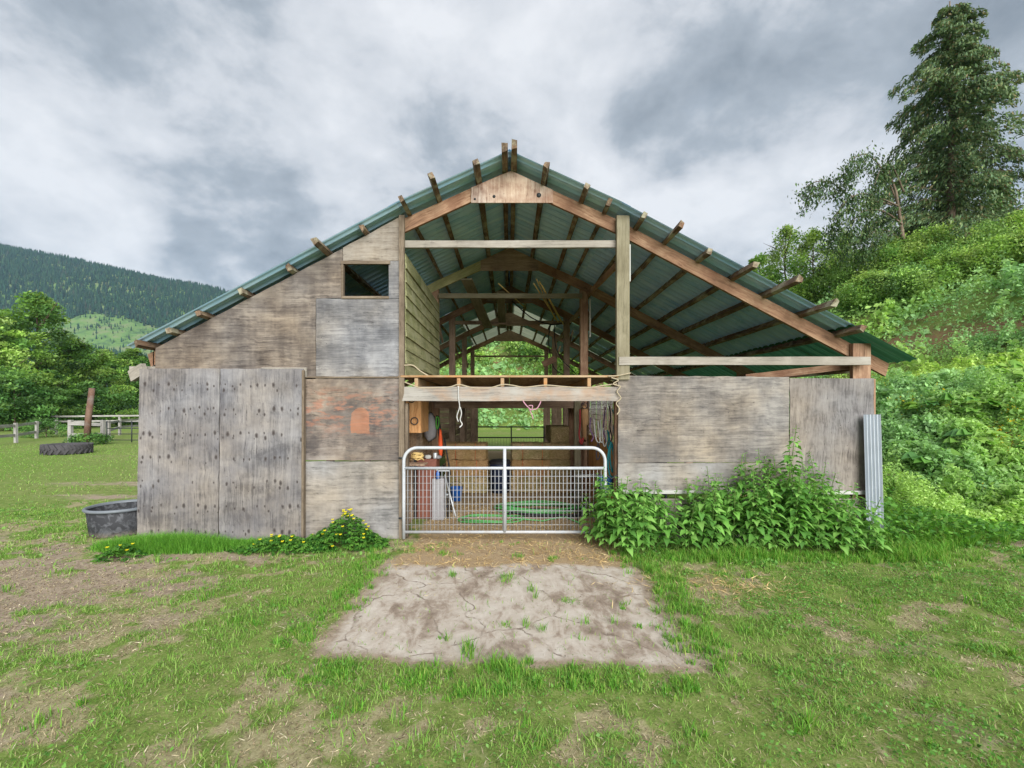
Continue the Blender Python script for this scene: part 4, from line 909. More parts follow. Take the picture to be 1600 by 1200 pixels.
M_BARK = wood('bark', S(70, 58, 48), S(104, 90, 76), S(136, 122, 106), axis=2, fine=9, stretch=.2, bump=1.0)
def trunk_limbs(name, h, r, limbs, parent, mat=None):
    t_ = tube('trunk', spline([(0, 0, -.3), (.02 * h, 0, h * .3), (-.01 * h, .01 * h, h * .62), (0, 0, h)], 5), r, mat or M_BARK, parent, n=8, r_end=r * .15)
    for k in range(limbs):
        z0 = h * random.uniform(.25, .8); a = random.uniform(0, 6.28); L = h * random.uniform(.18, .34); dx, dy = math.cos(a), math.sin(a)
        tube('limb', spline([(0, 0, z0), (dx * L * .5, dy * L * .5, z0 + L * .35), (dx * L, dy * L, z0 + L * .75)], 4), r * .4, mat or M_BARK, parent, n=5, r_end=r * .06)
def broadleaf(loc, h, wdt, label, pal, ncl=90, per=140, leaf=.22, base=.0, group=None, name='broadleaf_tree', cat='tree', top_pow=1.0, seed=1, flat=.55):
    rng = np.random.default_rng(seed); o = empty(name, loc); tag(o, label, cat, group); random.seed(seed)
    trunk_limbs('trunk', h * .9, max(.04, h * .016), 9, o)
    t_ = rng.random(ncl) ** .85; zc = h * (base + (1 - base) * (t_ * .93 + .03))
    prof = np.sin(np.pi * np.clip(t_ * .86 + .14, 0, 1)) ** .7 * (1 - .25 * t_ * top_pow)
    a = rng.random(ncl) * 6.283; rr = wdt * .5 * prof * np.sqrt(rng.random(ncl) * .75 + .25) * (.72 + .5 * rng.random(ncl))
    cent = np.stack([rr * np.cos(a), rr * np.sin(a), zc], 1); rad = (wdt * .10 + wdt * .10 * rng.random(ncl)) * (1.15 - .45 * t_)
    v, q, c = clumps(cent, rad, per, pal, leaf, .24, flat, rng=rng)
    link('crown', np_mesh('crown', v, q, c), M_LEAF, o); return o

# ---------------------------------------------------------------- trees on the left
P_MID = [lin(104, 142, 60), lin(86, 124, 56), lin(130, 160, 76), lin(76, 112, 58)]
P_LIGHT = [lin(146, 178, 86), lin(122, 160, 74), lin(160, 184, 104), lin(108, 148, 76)]
P_MID2 = [lin(126, 162, 84), lin(108, 146, 78), lin(144, 174, 96), lin(98, 134, 78)]
P_DARK = [lin(76, 116, 58), lin(90, 130, 64), lin(64, 100, 54), lin(108, 144, 72)]
def at(px, Y, z=0.0): x_ = (px - CX) * Y / F; return (x_, Y, z)
broadleaf(at(58, 50), 15.2, 9.6, 'tallest leafy tree, at the far left edge before the mountain', P_MID, 130, 150, .34, seed=2)
broadleaf(at(-18, 44), 12.2, 8.5, 'bushy light green tree cut by the left picture edge', P_LIGHT, 110, 140, .32, seed=3)
broadleaf(at(118, 54), 10.4, 8.4, 'rounded green tree right of the tallest one', P_MID, 90, 140, .32, seed=4)
broadleaf(at(163, 58), 9.6, 8.0, 'middle sized green tree behind the leaning red post', P_LIGHT, 90, 130, .32, seed=5)
broadleaf(at(208, 60), 10.2, 7.6, 'green tree just left of the barn eave', P_MID, 90, 130, .32, seed=6)
broadleaf(at(246, 62), 9.6, 7.6, 'tree mostly hidden behind the barn door corner', P_DARK, 60, 110, .32, seed=7)
broadleaf(at(22, 40), 5.2, 6.6, 'low dark bush under the tallest tree', P_DARK, 80, 130, .28, name='bush', cat='bush', seed=8)
broadleaf(at(78, 43), 5.6, 6.0, 'mid green bush behind the end of the left rail fence', P_MID, 80, 130, .28, name='bush', cat='bush', seed=9)
broadleaf(at(138, 48), 4.8, 6.4, 'low green bush behind the leaning red post', P_DARK, 70, 130, .28, name='bush', cat='bush', seed=10)
broadleaf(at(190, 50), 4.6, 6.2, 'low green bush behind the dark metal gate', P_MID, 70, 130, .28, name='bush', cat='bush', seed=12)
broadleaf(at(72, 30.5), 1.15, 3.6, 'small dark weed clump by the end of the left rail fence', P_DARK, 40, 90, .12, name='bush', cat='bush', seed=13)
broadleaf(at(140, 23.9), .55, 2.6, 'tuft of weeds at the foot of the short fence panel', P_DARK, 40, 70, .10, name='bush', cat='bush', seed=14)

# ---------------------------------------------------------------- trees and shrubs on the right hillside
def onhill(px, Y): x_ = (px - CX) * Y / F; return (x_, Y, float(HGT(x_, Y)) - .1)
SH = [(1345, 26, 3.0, 5.0), (1400, 24.5, 3.2, 4.8), (1460, 23.5, 3.4, 5.2), (1530, 22.5, 3.0, 5.0), (1600, 22, 3.2, 5.2), (1670, 22, 3.5, 5), (1300, 28, 3.2, 4.8), (1560, 19.5, 1.7, 3.6), (1490, 20.5, 1.8, 3.8), (1420, 21, 1.7, 3.8), (1625, 18.5, 1.6, 3.4), (1360, 22.5, 1.8, 3.4), (1245, 31, 2.6, 4.2)]
SL = ['pale green shrub on the slope, left of the drooping tree', 'pale shrub at the foot of the drooping tree', 'broad pale green shrub in front of the tall conifer', 'light green shrub right of the tall conifer foot', 'light green shrub at the right picture edge, upper row', 'shrub beyond the right picture edge',
      'shrub behind the middle of the right roof slope', 'lower yellow green shrub near the right edge', 'lower green shrub below the conifer', 'low green shrub above the bare earth cut', 'lowest shrub at the right picture edge', 'low shrub just above the right eave', 'shrub peeping over the roof left of the small tree']
for k, ((px, Y, h, wd), lab) in enumerate(zip(SH, SL)):
    broadleaf(onhill(px, Y), h, wd, lab, P_LIGHT if k % 3 else P_MID2, 90, 180, .115, name='shrub', cat='shrub', seed=30 + k, group='shrubs on the right slope', flat=.8)
for k, (px, Y, h, wd, lab) in enumerate(((1228, 29.5, 6.2, 4.6, 'light green young tree rising behind the right roof slope'), (1272, 28, 5.2, 4.4, 'leafy young tree between the roof slope and the drooping tree'), (1318, 27, 4.6, 4.2, 'pale young tree directly left of the drooping tree'), (1560, 27, 6.5, 4.5, 'thin leafed tree right of the tall conifer'))):
    broadleaf(onhill(px, Y), h, wd, lab, P_LIGHT if k < 3 else P_DARK, 60, 110, .15, name='young_tree', seed=50 + k, base=.1, top_pow=2.0, flat=.9)
broadleaf(onhill(1188, 33), 5.6, 3.4, 'small leafy tree just above the roof line on the right', P_LIGHT, 40, 90, .22, name='young_tree', seed=58, base=.2)

def conifer(loc, h, wdt, label, seed):
    rng = np.random.default_rng(seed); o = empty('conifer_tree', loc); tag(o, label, 'tree')
    tube('trunk', [(0, 0, -.3), (.1, 0, h * .5), (0, 0, h)], .26, M_BARK, o, n=8, r_end=.03)
    Cs, Ds = [], []; nb = 230
    for k in range(nb):
        t_ = (k + rng.random()) / nb; z = h * (.06 + .92 * t_); L = wdt * .5 * (1 - t_) ** .50 * (.38 + .80 * rng.random()) + .25; a = rng.random() * 6.283
        d = np.array([math.cos(a), math.sin(a), 0]); m_ = int(70 + L * 110); s = rng.random(m_) ** .7
        rise = .25 * L * np.sin(s * 2.4) - .30 * L * s ** 2
        lat = rng.normal(size=m_) * .16 * (L * .5 + .3) * (1 - .4 * s)
        side = np.array([-d[1], d[0], 0])
        p = d * (s * L)[:, None] + side * lat[:, None]; p[:, 2] = z + rise - np.abs(lat) * .3 - rng.random(m_) * (.25 + .10 * L)
        Cs.append(p); Ds.append(np.tile(d * .5 + np.array([0, 0, -.8]), (m_, 1)))
        if k % 3 == 0: tube('branch', [(0, 0, z), tuple(d * L * .5 + np.array([0, 0, z + .15 * L])), tuple(d * L * .95 + np.array([0, 0, z - .06 * L]))], .03, M_BARK, o, n=4, r_end=.008)
    C = np.concatenate(Cs); D = np.concatenate(Ds); n = len(C)
    cols = palette(n, [lin(94, 120, 84), lin(110, 132, 90), lin(78, 102, 74), lin(122, 136, 88), lin(136, 118, 90)], [.3, .28, .2, .14, .08], .16)
    v, q, c = cards(C, .15 + .15 * rng.random(n), cols, .2, .34, D); link('crown', np_mesh('crown', v, q, c), M_NEEDLE, o); return o
x_, y_, z_ = onhill(1484, 25); conifer((x_, y_, z_), 16.5, 8.6, 'tall dark conifer standing on top of the right slope', 61)
# drooping tree: limbs that arch to the left and hang
dt = empty('drooping_tree', onhill(1418, 24)); tag(dt, 'dark drooping tree with arched branches left of the conifer', 'tree'); dl = Vector(dt.location)
rng = np.random.default_rng(71); Cs, Ds = [], []
tube('trunk', [Vector((0, 0, -.3)), W(1412, 380, 24) - dl, W(1400, 300, 24) - dl, W(1385, 258, 24) - dl], .13, M_BARK, dt, n=7, r_end=.03)
for pts in (((1408, 330), (1380, 268), (1355, 242), (1330, 250), (1318, 275)), ((1404, 322), (1370, 308), (1345, 303), (1322, 315), (1305, 340), (1298, 372)), ((1395, 320), (1330, 306), (1300, 286), (1275, 284), (1256, 294)), ((1410, 350), (1380, 330), (1350, 330), (1330, 350), (1318, 384)), ((1412, 300), (1395, 262), (1378, 262), (1366, 290)), ((1412, 380), (1385, 360), (1360, 365), (1345, 392))):
    Y0 = 24; sp2 = spline([W(x, y, Y0 + random.uniform(-.8, .8)) - dl for (x, y) in pts], 8); tube('limb', sp2, .05, M_BARK, dt, n=5, r_end=.012)
    for k, p in enumerate(sp2):
        f = k / len(sp2); m_ = int(14 + 52 * f) if f > .25 else 3
        hang = rng.random(m_) ** 1.3 * (.35 + 1.2 * f); q_ = np.array(p) + rng.normal(size=(m_, 3)) * np.array([.20, .35, .10]); q_[:, 2] -= hang
        Cs.append(q_); Ds.append(np.tile([0.1, 0, -1.0], (m_, 1)))
C = np.concatenate(Cs); n = len(C); v, q, c = cards(C, .12 + .13 * rng.random(n), palette(n, [lin(70, 96, 62), lin(88, 114, 68), lin(60, 80, 56), lin(106, 118, 78)], None, .15), .1, .4, np.concatenate(Ds)); link('crown', np_mesh('crown', v, q, c), M_NEEDLE, dt)

# bushes and trees of the hill behind the barn, seen through it
for k, (px, Y, h, wd) in enumerate(((690, 62, 4, 6), (735, 58, 3.2, 5), (775, 66, 3.6, 6), (815, 60, 3.2, 5.5), (850, 56, 4, 6), (885, 52, 3.6, 6), (925, 48, 3.8, 6), (760, 80, 4.5, 7), (830, 78, 4.5, 8), (700, 85, 6, 9), (880, 72, 5, 8), (800, 95, 7, 10), (740, 98, 7, 10), (660, 70, 5, 8), (940, 62, 5, 8))):
    broadleaf(onhill(px, Y), h, wd, 'green bush on the hillside seen through the barn', P_LIGHT if k % 2 else P_MID, 40, 66, .38, name='bush', cat='bush', seed=80 + k, group='bushes seen through the barn', flat=.7)

# ---------------------------------------------------------------- undergrowth on the bank and the hill: one mass of leaves
def undergrowth(N, pxr, yr, seed, size0, size1, dens=None):
    rng = np.random.default_rng(seed); px = rng.uniform(*pxr, N); Y = np.exp(rng.uniform(math.log(yr[0]), math.log(yr[1]), N)); x = (px - CX) / F * Y
    h = HGT(x, Y); keep = (h > .06) | ((x > 5.6) & (Y > 6.6) & (M_dirt(x, Y) < .5))
    keep &= ~((x < 5.8) & (Y < 21) & (x > -6))
    u = .94 * x + .34 * Y - 18.6; bare = sstep(fbm(x * .33 + 4, Y * .33, 77), .50, .62) * np.exp(-((u - 2.2) / 2.2) ** 2); keep &= rng.random(N) > bare * .93
    cut = sstep(fbm(x * .45, Y * .45, 78) , .42, .58) * np.exp(-((h - 4.5) / .55) ** 2) * (x > 11) * (Y < 24); keep &= rng.random(N) > cut * .97
    x, Y, h, u = x[keep], Y[keep], h[keep], u[keep]; n = len(x)
    cl = fbm(x * .8, Y * .8, 55); c2 = fbm(x * 2.6, Y * 2.6, 56); hh = (.06 + .55 * np.clip(cl - .3, 0, 1) * 1.5 + .55 * sstep(c2, .45, .7)) * np.clip(.5 + Y / 22, .6, 1.5) * (1 - .75 * np.exp(-((h - 2.75) / .45) ** 2) * (Y < 18))
    f1 = sstep(fbm(x * .28 + 9, Y * .28, 58), .40, .60)[:, None]; f2 = sstep(fbm(x * .9, Y * .9, 59), .45, .65)[:, None]
    yg = lin(186, 212, 110); bgn = lin(146, 186, 124); mid = lin(168, 202, 112); dk = lin(108, 156, 94)
    crest = np.exp(-((h - 2.9) / .5) ** 2)[:, None] * .7 * (Y[:, None] < 18)
    col = (mid * (1 - f1) + bgn * f1) * (1 - f2 * .45) + dk * f2 * .45; col = col * (1 - crest) + yg * crest
    col = np.clip(col * (1 + rng.normal(size=(n, 1)) * .16), .01, .8)
    z = h + hh * rng.random(n) ** .5; sz = (size0 + (size1 - size0) * (Y - yr[0]) / (yr[1] - yr[0])) * (.6 + .9 * rng.random(n))
    big_ = (fbm(x * .7 + 3, Y * .7, 57) > .56) & (rng.random(n) < .6); sz = np.where(big_, sz * 2.0, sz); keep2 = ~(sstep(fbm(x * 1.7, Y * 1.7, 60), .40, .30) * rng.random(n) > .45)
    fl = (rng.random(n) < .35) & (fbm(x * .7, Y * .7, 91) > .67) & (Y < 14) & (rng.random(n) < .5); col[fl] = lin(226, 190, 40); sz[fl] *= .6
    return cards(np.stack([x, Y, z], 1)[keep2], sz[keep2], col[keep2], .45, .55)
v, q, c = join([undergrowth(150000, (1335, 1740), (6.9, 15), 101, .042, .085), undergrowth(95000, (1180, 1740), (13, 42), 102, .085, .24), undergrowth(26000, (600, 1000), (40, 110), 103, .30, .7), undergrowth(6000, (1000, 1200), (20, 60), 104, .25, .5)])
tag(link('hillside_undergrowth', np_mesh('hillside_undergrowth', v, q, c), M_LEAF), 'dense green undergrowth covering the bank and the hillside', 'undergrowth', kind='stuff')

# ---------------------------------------------------------------- leaf with a fold, for plants close by
def leaf_tris(base, d, nrm, L, wd, droop, col, out, fine=False):
    """pointed leaf folded along its midrib: five vertices, or eleven when fine"""
    d = np.array(d) / np.linalg.norm(d); nrm = np.array(nrm) - d * np.dot(nrm, d); nrm /= max(1e-6, np.linalg.norm(nrm)); b = np.cross(nrm, d); base = np.array(base); dn = np.array([0, 0, -1.0])
    at_ = lambda f: base + d * L * f + dn * droop * L * .75 * f * f
    o = len(out[0])
    if not fine:
        lf = base + d * L * .36 + b * wd * .5 + nrm * wd * .14; rt = base + d * L * .36 - b * wd * .5 + nrm * wd * .14
        out[0] += [base, lf, at_(1), rt, at_(.5)]; out[1] += [(o, o + 4, o + 1), (o + 1, o + 4, o + 2), (o, o + 3, o + 4), (o + 3, o + 2, o + 4)]; out[2] += [col, col * .96, col * 1.08, col * .96, col * 1.03]; return
    out[0].append(base); out[2].append(col * .9)
    for f, w_ in ((.16, .36), (.40, .5), (.72, .27)):
        p = at_(f); out[0] += [p + b * wd * w_ + nrm * wd * w_ * .3, p, p - b * wd * w_ + nrm * wd * w_ * .3]; out[2] += [col, col * 1.1, col]
    out[0].append(at_(1)); out[2].append(col * 1.05)
    out[1] += [(o, o + 2, o + 1), (o, o + 3, o + 2)]
    for k in (0, 3):
        q = o + 1 + k; out[1] += [(q, q + 1, q + 4), (q, q + 4, q + 3), (q + 1, q + 2, q + 5), (q + 1, q + 5, q + 4)]
    out[1] += [(o + 7, o + 8, o + 10), (o + 8, o + 9, o + 10)]
def finish_leaves(name, out): return np_mesh(name, np.array(out[0]), np.array(out[1]), np.array(out[2]))
def stem_tris(p0, p1, r, col, out):
    p0, p1 = np.array(p0, float), np.array(p1, float); o = len(out[0])
    for p, rr in ((p0, r), (p1, r * .6)):
        for k in range(3): a = 2.094 * k; out[0].append(p + np.array([rr * math.cos(a), rr * math.sin(a), 0])); out[2].append(col)
    for k in range(3): a, b = o + k, o + (k + 1) % 3; out[1] += [(a, b, b + 3), (a, b + 3, a + 3)]
def nettle_mesh(seed, h):
    rng = np.random.default_rng(seed); lv_, st = [[], [], []], [[], [], []]
    lean = rng.normal(size=2) * .10; pt = lambda z: np.array([lean[0] * z * z / h, lean[1] * z * z / h, z])
    N = 8; 
    for k in range(N): stem_tris(pt(h * k / N), pt(h * (k + 1) / N), .006, lin(112, 142, 70), st)
    z = .12; a = rng.random() * 3
    pal = [lin(104, 154, 70), lin(118, 168, 78), lin(90, 138, 64), lin(132, 176, 90)]
    while z < h:
        f = z / h; L = (.132 * math.sin(math.pi * min(1, .25 + .62 * f)) + .02) * rng.uniform(.8, 1.2)
        if f > .88: L *= .6
        for s in (0, 1):
            aa = a + s * math.pi + rng.normal() * .25; d = np.array([math.cos(aa), math.sin(aa), .25 - .1 * f + .5 * (f > .9)]); pet = L * .28; b0 = pt(z); b1 = b0 + d / np.linalg.norm(d) * pet
            stem_tris(b0, b1, .0028, lin(110, 140, 70), st)
            leaf_tris(b1, d, (rng.normal() * .25, rng.normal() * .25, 1), L, L * .60, rng.uniform(.5, 1.1), pal[rng.integers(4)] * rng.uniform(.8, 1.15), lv_, True)
            if f < .9 and rng.random() < .75:        # side shoot
                for q_ in range(3):
                    bb = aa + rng.normal() * .7; d2 = np.array([math.cos(bb), math.sin(bb), .3]); leaf_tris(b0 + d2 * rng.uniform(.02, .06), d2, (rng.normal() * .3, rng.normal() * .3, 1), L * .62, L * .36, .7, pal[rng.integers(4)] * rng.uniform(.8, 1.15), lv_, True)
        a += 1.57 + rng.normal() * .2; z += rng.uniform(.042, .068)
    return finish_leaves('stem', st), finish_leaves('leaves', lv_)
NET = [(h, *nettle_mesh(200 + k, h)) for k, h in enumerate((.55, .65, .75, .82, .9, 1.0, 1.08, 1.5))]
def place_nettle(x, y, want, label, group='nettles along the right wall'):
    k = min(range(len(NET)), key=lambda i: abs(NET[i][0] - want) + random.uniform(0, .1)); o = empty('nettle', (x, y, float(HGT(x, y))), random.uniform(0, 6.28)); s = want / NET[k][0]; o.scale = (min(1.1, max(.85, s)), min(1.1, max(.85, s)), s)
    tag(o, label, 'nettle', group); link('stem', NET[k][1], M_LEAF, o); lf = link('leaves', NET[k][2], M_LEAF, o); lf['kind'] = 'stuff'; return o
random.seed(5)
def net_h(x):                                  # height of the bed along the wall
    return float(np.interp(x, [1.05, 1.3, 1.7, 2.1, 2.6, 3.2, 3.7, 4.1, 4.5, 4.8, 5.1], [.60, 1.05, .95, .80, .95, 1.14, 1.25, 1.15, .98, .72, .5]))
cells = []
for i in range(17):
    for j in range(5):
        x = 1.22 + i * .214 + random.uniform(-.09, .09); y = 5.72 + j * .155 + random.uniform(-.05, .05)
        if j < 1 and (x < 1.5 or 1.75 < x < 2.9): continue
        if 1.95 < x < 2.75 and random.random() < .1: continue
        cells.append((x, y, j))
for (x, y, j) in cells:
    zone = 'in front of the gate end' if x < 1.75 else ('below the left part of the right wall' if x < 3.1 else ('in the thick middle of the bed' if x < 4.3 else 'at the metal strip end'))
    place_nettle(x, y, net_h(x) * (.78 + .055 * j) * random.uniform(.82, 1.12), f'leafy green nettle growing {zone}', f'nettles {zone}')
place_nettle(3.86, 6.22, 1.66, 'single tallest nettle reaching halfway up the right plywood', None)
place_nettle(4.32, 6.24, 1.28, 'second tallest nettle right of the tallest one', None)

# flowering buttercup clumps
M_PETAL = leaf_mat('yellow_petal', .3, .5, .3)
def buttercup(loc, rx, ry, h, nleaf, nfl, label, seed, peak=0.0):
    rng = np.random.default_rng(seed); o = empty('buttercup_plant', loc); tag(o, label, 'flowering plant'); lv_, fl, st = [[], [], []], [[], [], []], [[], [], []]
    pal = [lin(72, 122, 48), lin(90, 142, 56), lin(58, 104, 44), lin(104, 150, 62)]
    def top(x, y): e = max(0., 1 - (x / rx) ** 2 - (y / ry) ** 2); return (h * .45 + h * .55 * math.exp(-((x - peak) / (rx * .38)) ** 2)) * math.sqrt(e)
    for k in range(nleaf):
        x, y = rng.uniform(-rx, rx), rng.uniform(-ry, ry); z = top(x, y) * rng.random() ** .45
        if z <= 0.01: continue
        a = rng.random() * 6.28; L = rng.uniform(.035, .075); c = pal[rng.integers(4)] * rng.uniform(.85, 1.15)
        for s in (-.7, 0, .7): leaf_tris((x, y, z), (math.cos(a + s), math.sin(a + s), .2), (rng.normal() * .3, rng.normal() * .3, 1), L, L * .55, .5, c, lv_)
    for k in range(nfl):
        x = rng.normal() * rx * .28 + peak; y = rng.uniform(-ry, ry * .5); z = top(x, y) + rng.uniform(-.03, .06)
        if z <= .06: continue
        stem_tris((x, y, z - .12), (x, y, z), .002, pal[1], st)
        for s in range(5): a = 1.257 * s; leaf_tris((x, y, z), (math.cos(a), math.sin(a) - .3, .45), (0, -.4, 1), .026, .026, -.2, lin(220, 208, 40), fl)
    a = link('leaves', finish_leaves('leaves', lv_), M_LEAF, o); a['kind'] = 'stuff'; a = link('flowers', finish_leaves('flowers', fl), M_PETAL, o); a['kind'] = 'stuff'; link('stems', finish_leaves('stems', st), M_LEAF, o)
buttercup((X(535, 6.1), 6.12, 0), .62, .28, .46, 1500, 34, 'tallest yellow flowering clump against the pale plywood', 301, .05)
buttercup((X(440, 5.95), 5.98, 0), .72, .24, .20, 1100, 14, 'low flowering clump at the foot of the knotty door', 302)
buttercup((X(188, 5.65), 5.66, 0), .30, .17, .17, 260, 5, 'small flowering clump in front of the rubber trough', 303)

# big leaved plants on the bank
def bigleaf(loc, n, L, label, seed):
    rng = np.random.default_rng(seed); o = empty('burdock_plant', loc); tag(o, label, 'plant', 'big leaved plants on the bank'); st = [[], [], []]
    pal = [lin(118, 160, 70), lin(98, 144, 66), lin(134, 170, 78), lin(88, 134, 72)]
    for k in range(n):
        a = 2.4 * k + rng.normal() * .3; r = rng.uniform(.05, .32); z = rng.uniform(.15, .55); d = np.array([math.cos(a), math.sin(a), .15]); b0 = np.array([math.cos(a) * r, math.sin(a) * r, z]); stem_tris((0, 0, 0), b0, .008, pal[1], st)
        lv_ = [[], [], []]; l_ = L * rng.uniform(.7, 1.15); c = pal[rng.integers(4)] * rng.uniform(.88, 1.1); nr = (rng.normal() * .3, -.5 + rng.normal() * .3, 1)
        # blade: two overlapping lobes make the broad heart shape
        for s in (-.55, 0, .55): dd = np.array([math.cos(a + s), math.sin(a + s), .12]); leaf_tris(b0, dd, nr, l_ * (1 if s == 0 else .8), l_ * .75, .45, c, lv_, True)
        link('leaf', finish_leaves('leaf', lv_), M_LEAF, o)
    link('stem', finish_leaves('stem', st), M_LEAF, o)
random.seed(9)
BG = [(1460, 8.6), (1520, 8.7), (1580, 8.4), (1540, 9.3), (1490, 9.6), (1590, 9.4), (1560, 10.2), (1450, 9.9), (1510, 10.6), (1605, 10.3), (1470, 10.9), (1555, 11.2)]
BL = ['nearest broad leaved plant at the foot of the bank, leftmost', 'broad leaved plant at the foot of the bank, middle of the front row', 'broad leaved plant at the foot of the bank by the right edge', 'broad leaved plant in the second row up the bank', 'broad leaved plant left in the second row up the bank', 'broad leaved plant at the right edge in the second row',
      'broad leaved plant halfway up the bank', 'leftmost broad leaved plant halfway up the bank', 'broad leaved plant in the upper middle of the bank', 'broad leaved plant high at the right edge of the bank', 'broad leaved plant high on the left of the bank', 'highest broad leaved plant on the bank']
for k, ((px, Y), lab) in enumerate(zip(BG, BL)): bigleaf(onhill(px, Y), 10, .30, lab, 400 + k)

# ---------------------------------------------------------------- grass
def blades(x, y, h, wdt, cols, rng, z0=None, lean=.5):
    n = len(x); a = rng.random(n) * 6.283; d = np.stack([np.cos(a), np.sin(a), np.zeros(n)], 1); s = np.stack([-np.sin(a), np.cos(a), np.zeros(n)], 1); B = np.stack([x, y, (HGT(x, y) if z0 is None else z0) - .003], 1)
    ln = (rng.random(n) * lean * h)[:, None]; h = h[:, None]; wdt = wdt[:, None]; up = np.array([0, 0, 1.0])
    V = np.stack([B - s * wdt / 2, B + s * wdt / 2, B - s * wdt * .4 + up * h * .55 + d * ln * .35, B + s * wdt * .4 + up * h * .55 + d * ln * .35, B + up * h * (.93) + d * ln], 1).reshape(-1, 3)
    o = np.arange(n)[:, None] * 5; T = np.concatenate([o + np.array([[0, 1, 3]]), o + np.array([[0, 3, 2]]), o + np.array([[2, 3, 4]])], 1).reshape(-1, 3)
    return V, T, np.repeat(cols, 5, 0)
def grass_points(N, yr, seed, side=1.38):
    rng = np.random.default_rng(seed); Y = np.sqrt(rng.uniform(yr[0] ** 2, yr[1] ** 2, N)); x = rng.uniform(-1, 1, N) * (side * Y + .6); return x, Y, rng
def lawn(N, yr, seed, hs, ws):
    x, Y, rng = grass_points(N, yr, seed); d, s, c = M_dirt(x, Y), M_straw(x, Y), M_conc(x, Y)
    patch = fbm(x * 1.8, Y * 1.8, 61); tuft = fbm(x * 6, Y * 6, 62)
    dens = .9 * (1 - .70 * M_dry(x, Y)) * (1 - .97 * np.clip(c * 1.6, 0, 1)) * (1 - .94 * s) * (1 - .78 * sstep(d + (tuft - .5) * .9, .20, .80)) * (.40 + .9 * sstep(tuft, .30, .62))
    inside = (np.abs(x) < 5.25) & (Y > 6.40); keep = (rng.random(len(x)) < dens) & ~inside & (HGT(x, Y) < .35)
    x, Y, patch, tuft = x[keep], Y[keep], patch[keep], tuft[keep]; n = len(x)
    dry = (rng.random(n) < .08 + .26 * sstep(patch, .48, .64))
    pal = palette(n, [lin(116, 160, 66), lin(134, 174, 76), lin(100, 142, 60), lin(156, 180, 102)], None, .12, rng); pal[dry] = palette(dry.sum(), [lin(176, 166, 132), lin(160, 150, 112), lin(152, 154, 100)], None, .1, rng)
    lush = sstep(tuft, .40, .75) * 1.0 + .55; h = hs[0] + (hs[1] - hs[0]) * rng.random(n) ** 1.5; h = h * lush; w_ = ws * (.7 + .7 * rng.random(n))
    h = np.where(dry, h * .6, h); return blades(x, Y, h, w_, pal, rng, lean=2.0)
v, q, c = join([lawn(195000, (1.7, 5.0), 501, (.010, .046), .0050), lawn(140000, (5.0, 8.5), 502, (.016, .060), .0075), lawn(80000, (8.5, 24), 503, (.025, .07), .013)])
tag(link('lawn_grass', np_mesh('lawn_grass', v, q, c), M_BLADE), 'short patchy grass growing over the yard and field', 'grass', kind='stuff')
# broad little weed leaves among the grass, thicker on the right
def weeds(N, yr, seed, size):
    x, Y, rng = grass_points(N, yr, seed); cl = fbm(x * 2.6, Y * 2.6, 71); right = sstep(x, .9, 2.4)
    keep = (rng.random(N) > .8 * M_dry(x, Y)) & (rng.random(N) < sstep(cl, .50 - .10 * right, .64) * (.25 + .75 * right)) & (M_conc(x, Y) < .25) & (M_straw(x, Y) < .35) & (M_dirt(x, Y) < .5) & ~((np.abs(x) < 5.25) & (Y > 6.4)) & (HGT(x, Y) < .35)
    x, Y, cl = x[keep], Y[keep], cl[keep]; n = len(x); C = np.stack([x, Y, HGT(x, Y) + .012 + rng.random(n) * (.02 + .16 * np.clip(cl - .5, 0, 1))], 1)
    return cards(C, size * (.6 + .8 * rng.random(n)), palette(n, [lin(92, 142, 56), lin(110, 158, 66), lin(76, 122, 50), lin(120, 164, 84)], None, .12, rng), .9, .7)
v, q, c = join([weeds(66000, (1.8, 5.2), 511, .022), weeds(50000, (5.2, 9.0), 512, .045)])
tag(link('ground_weeds', np_mesh('ground_weeds', v, q, c), M_LEAF), 'low clover and weed leaves scattered through the grass', 'weeds', kind='stuff')
# lush strip at the front edge of the apron and long grass at the door
def tall(N, cx, cy, rx, ry, h, seed, pal, wd=.006, edge=.35, lean=.8):
    rng = np.random.default_rng(seed); x = cx + rng.uniform(-rx, rx, N); y = cy + rng.uniform(-ry, ry, N); e = ((x - cx) / rx) ** 2 + ((y - cy) / ry) ** 2; k = rng.random(N) < np.clip((1.02 - e) * 3, 0, 1); x, y, e = x[k], y[k], e[k]
    return blades(x, y, h * (.55 + .5 * rng.random(len(x))) * (1 - edge * e), np.full(len(x), wd), palette(len(x), pal, None, .12, rng), rng, lean=lean)
PG = [lin(92, 150, 50), lin(110, 166, 58), lin(78, 132, 46), lin(124, 172, 70)]
v, q, c = join([tall(15000, -4.60, 6.03, 1.05, .30, .24, 521, PG, .0055, .6, 1.2), tall(5000, -3.3, 6.08, .7, .24, .16, 522, PG, .0055, .6, 1.2)])
tag(link('long_grass', np_mesh('long_grass', v, q, c), M_BLADE), 'lush long grass growing at the foot of the knotty door', 'grass', kind='stuff')
def tufts(spec, seed):
    """ragged tufts: (x, y, spread x, spread y, height, blades)"""
    rng = np.random.default_rng(seed); xs, ys, hs = [], [], []
    for (cx, cy, sx_, sy_, h, nb) in spec:
        sub = max(1, nb // 28)
        for _ in range(sub):
            ux, uy = cx + rng.normal() * sx_, cy + rng.normal() * sy_; k = rng.integers(12, 44); r = rng.uniform(.012, .04)
            xs.append(ux + rng.normal(size=k) * r); ys.append(uy + rng.normal(size=k) * r); hs.append(h * rng.uniform(.4, 1.2) * (.6 + .5 * rng.random(k)))
    x, y, h = np.concatenate(xs), np.concatenate(ys), np.concatenate(hs); n = len(x)
    return blades(x, y, h, np.full(n, .006) * (.7 + .7 * rng.random(n)), palette(n, PG + [lin(150, 168, 84)], None, .14, rng), rng, lean=1.1)
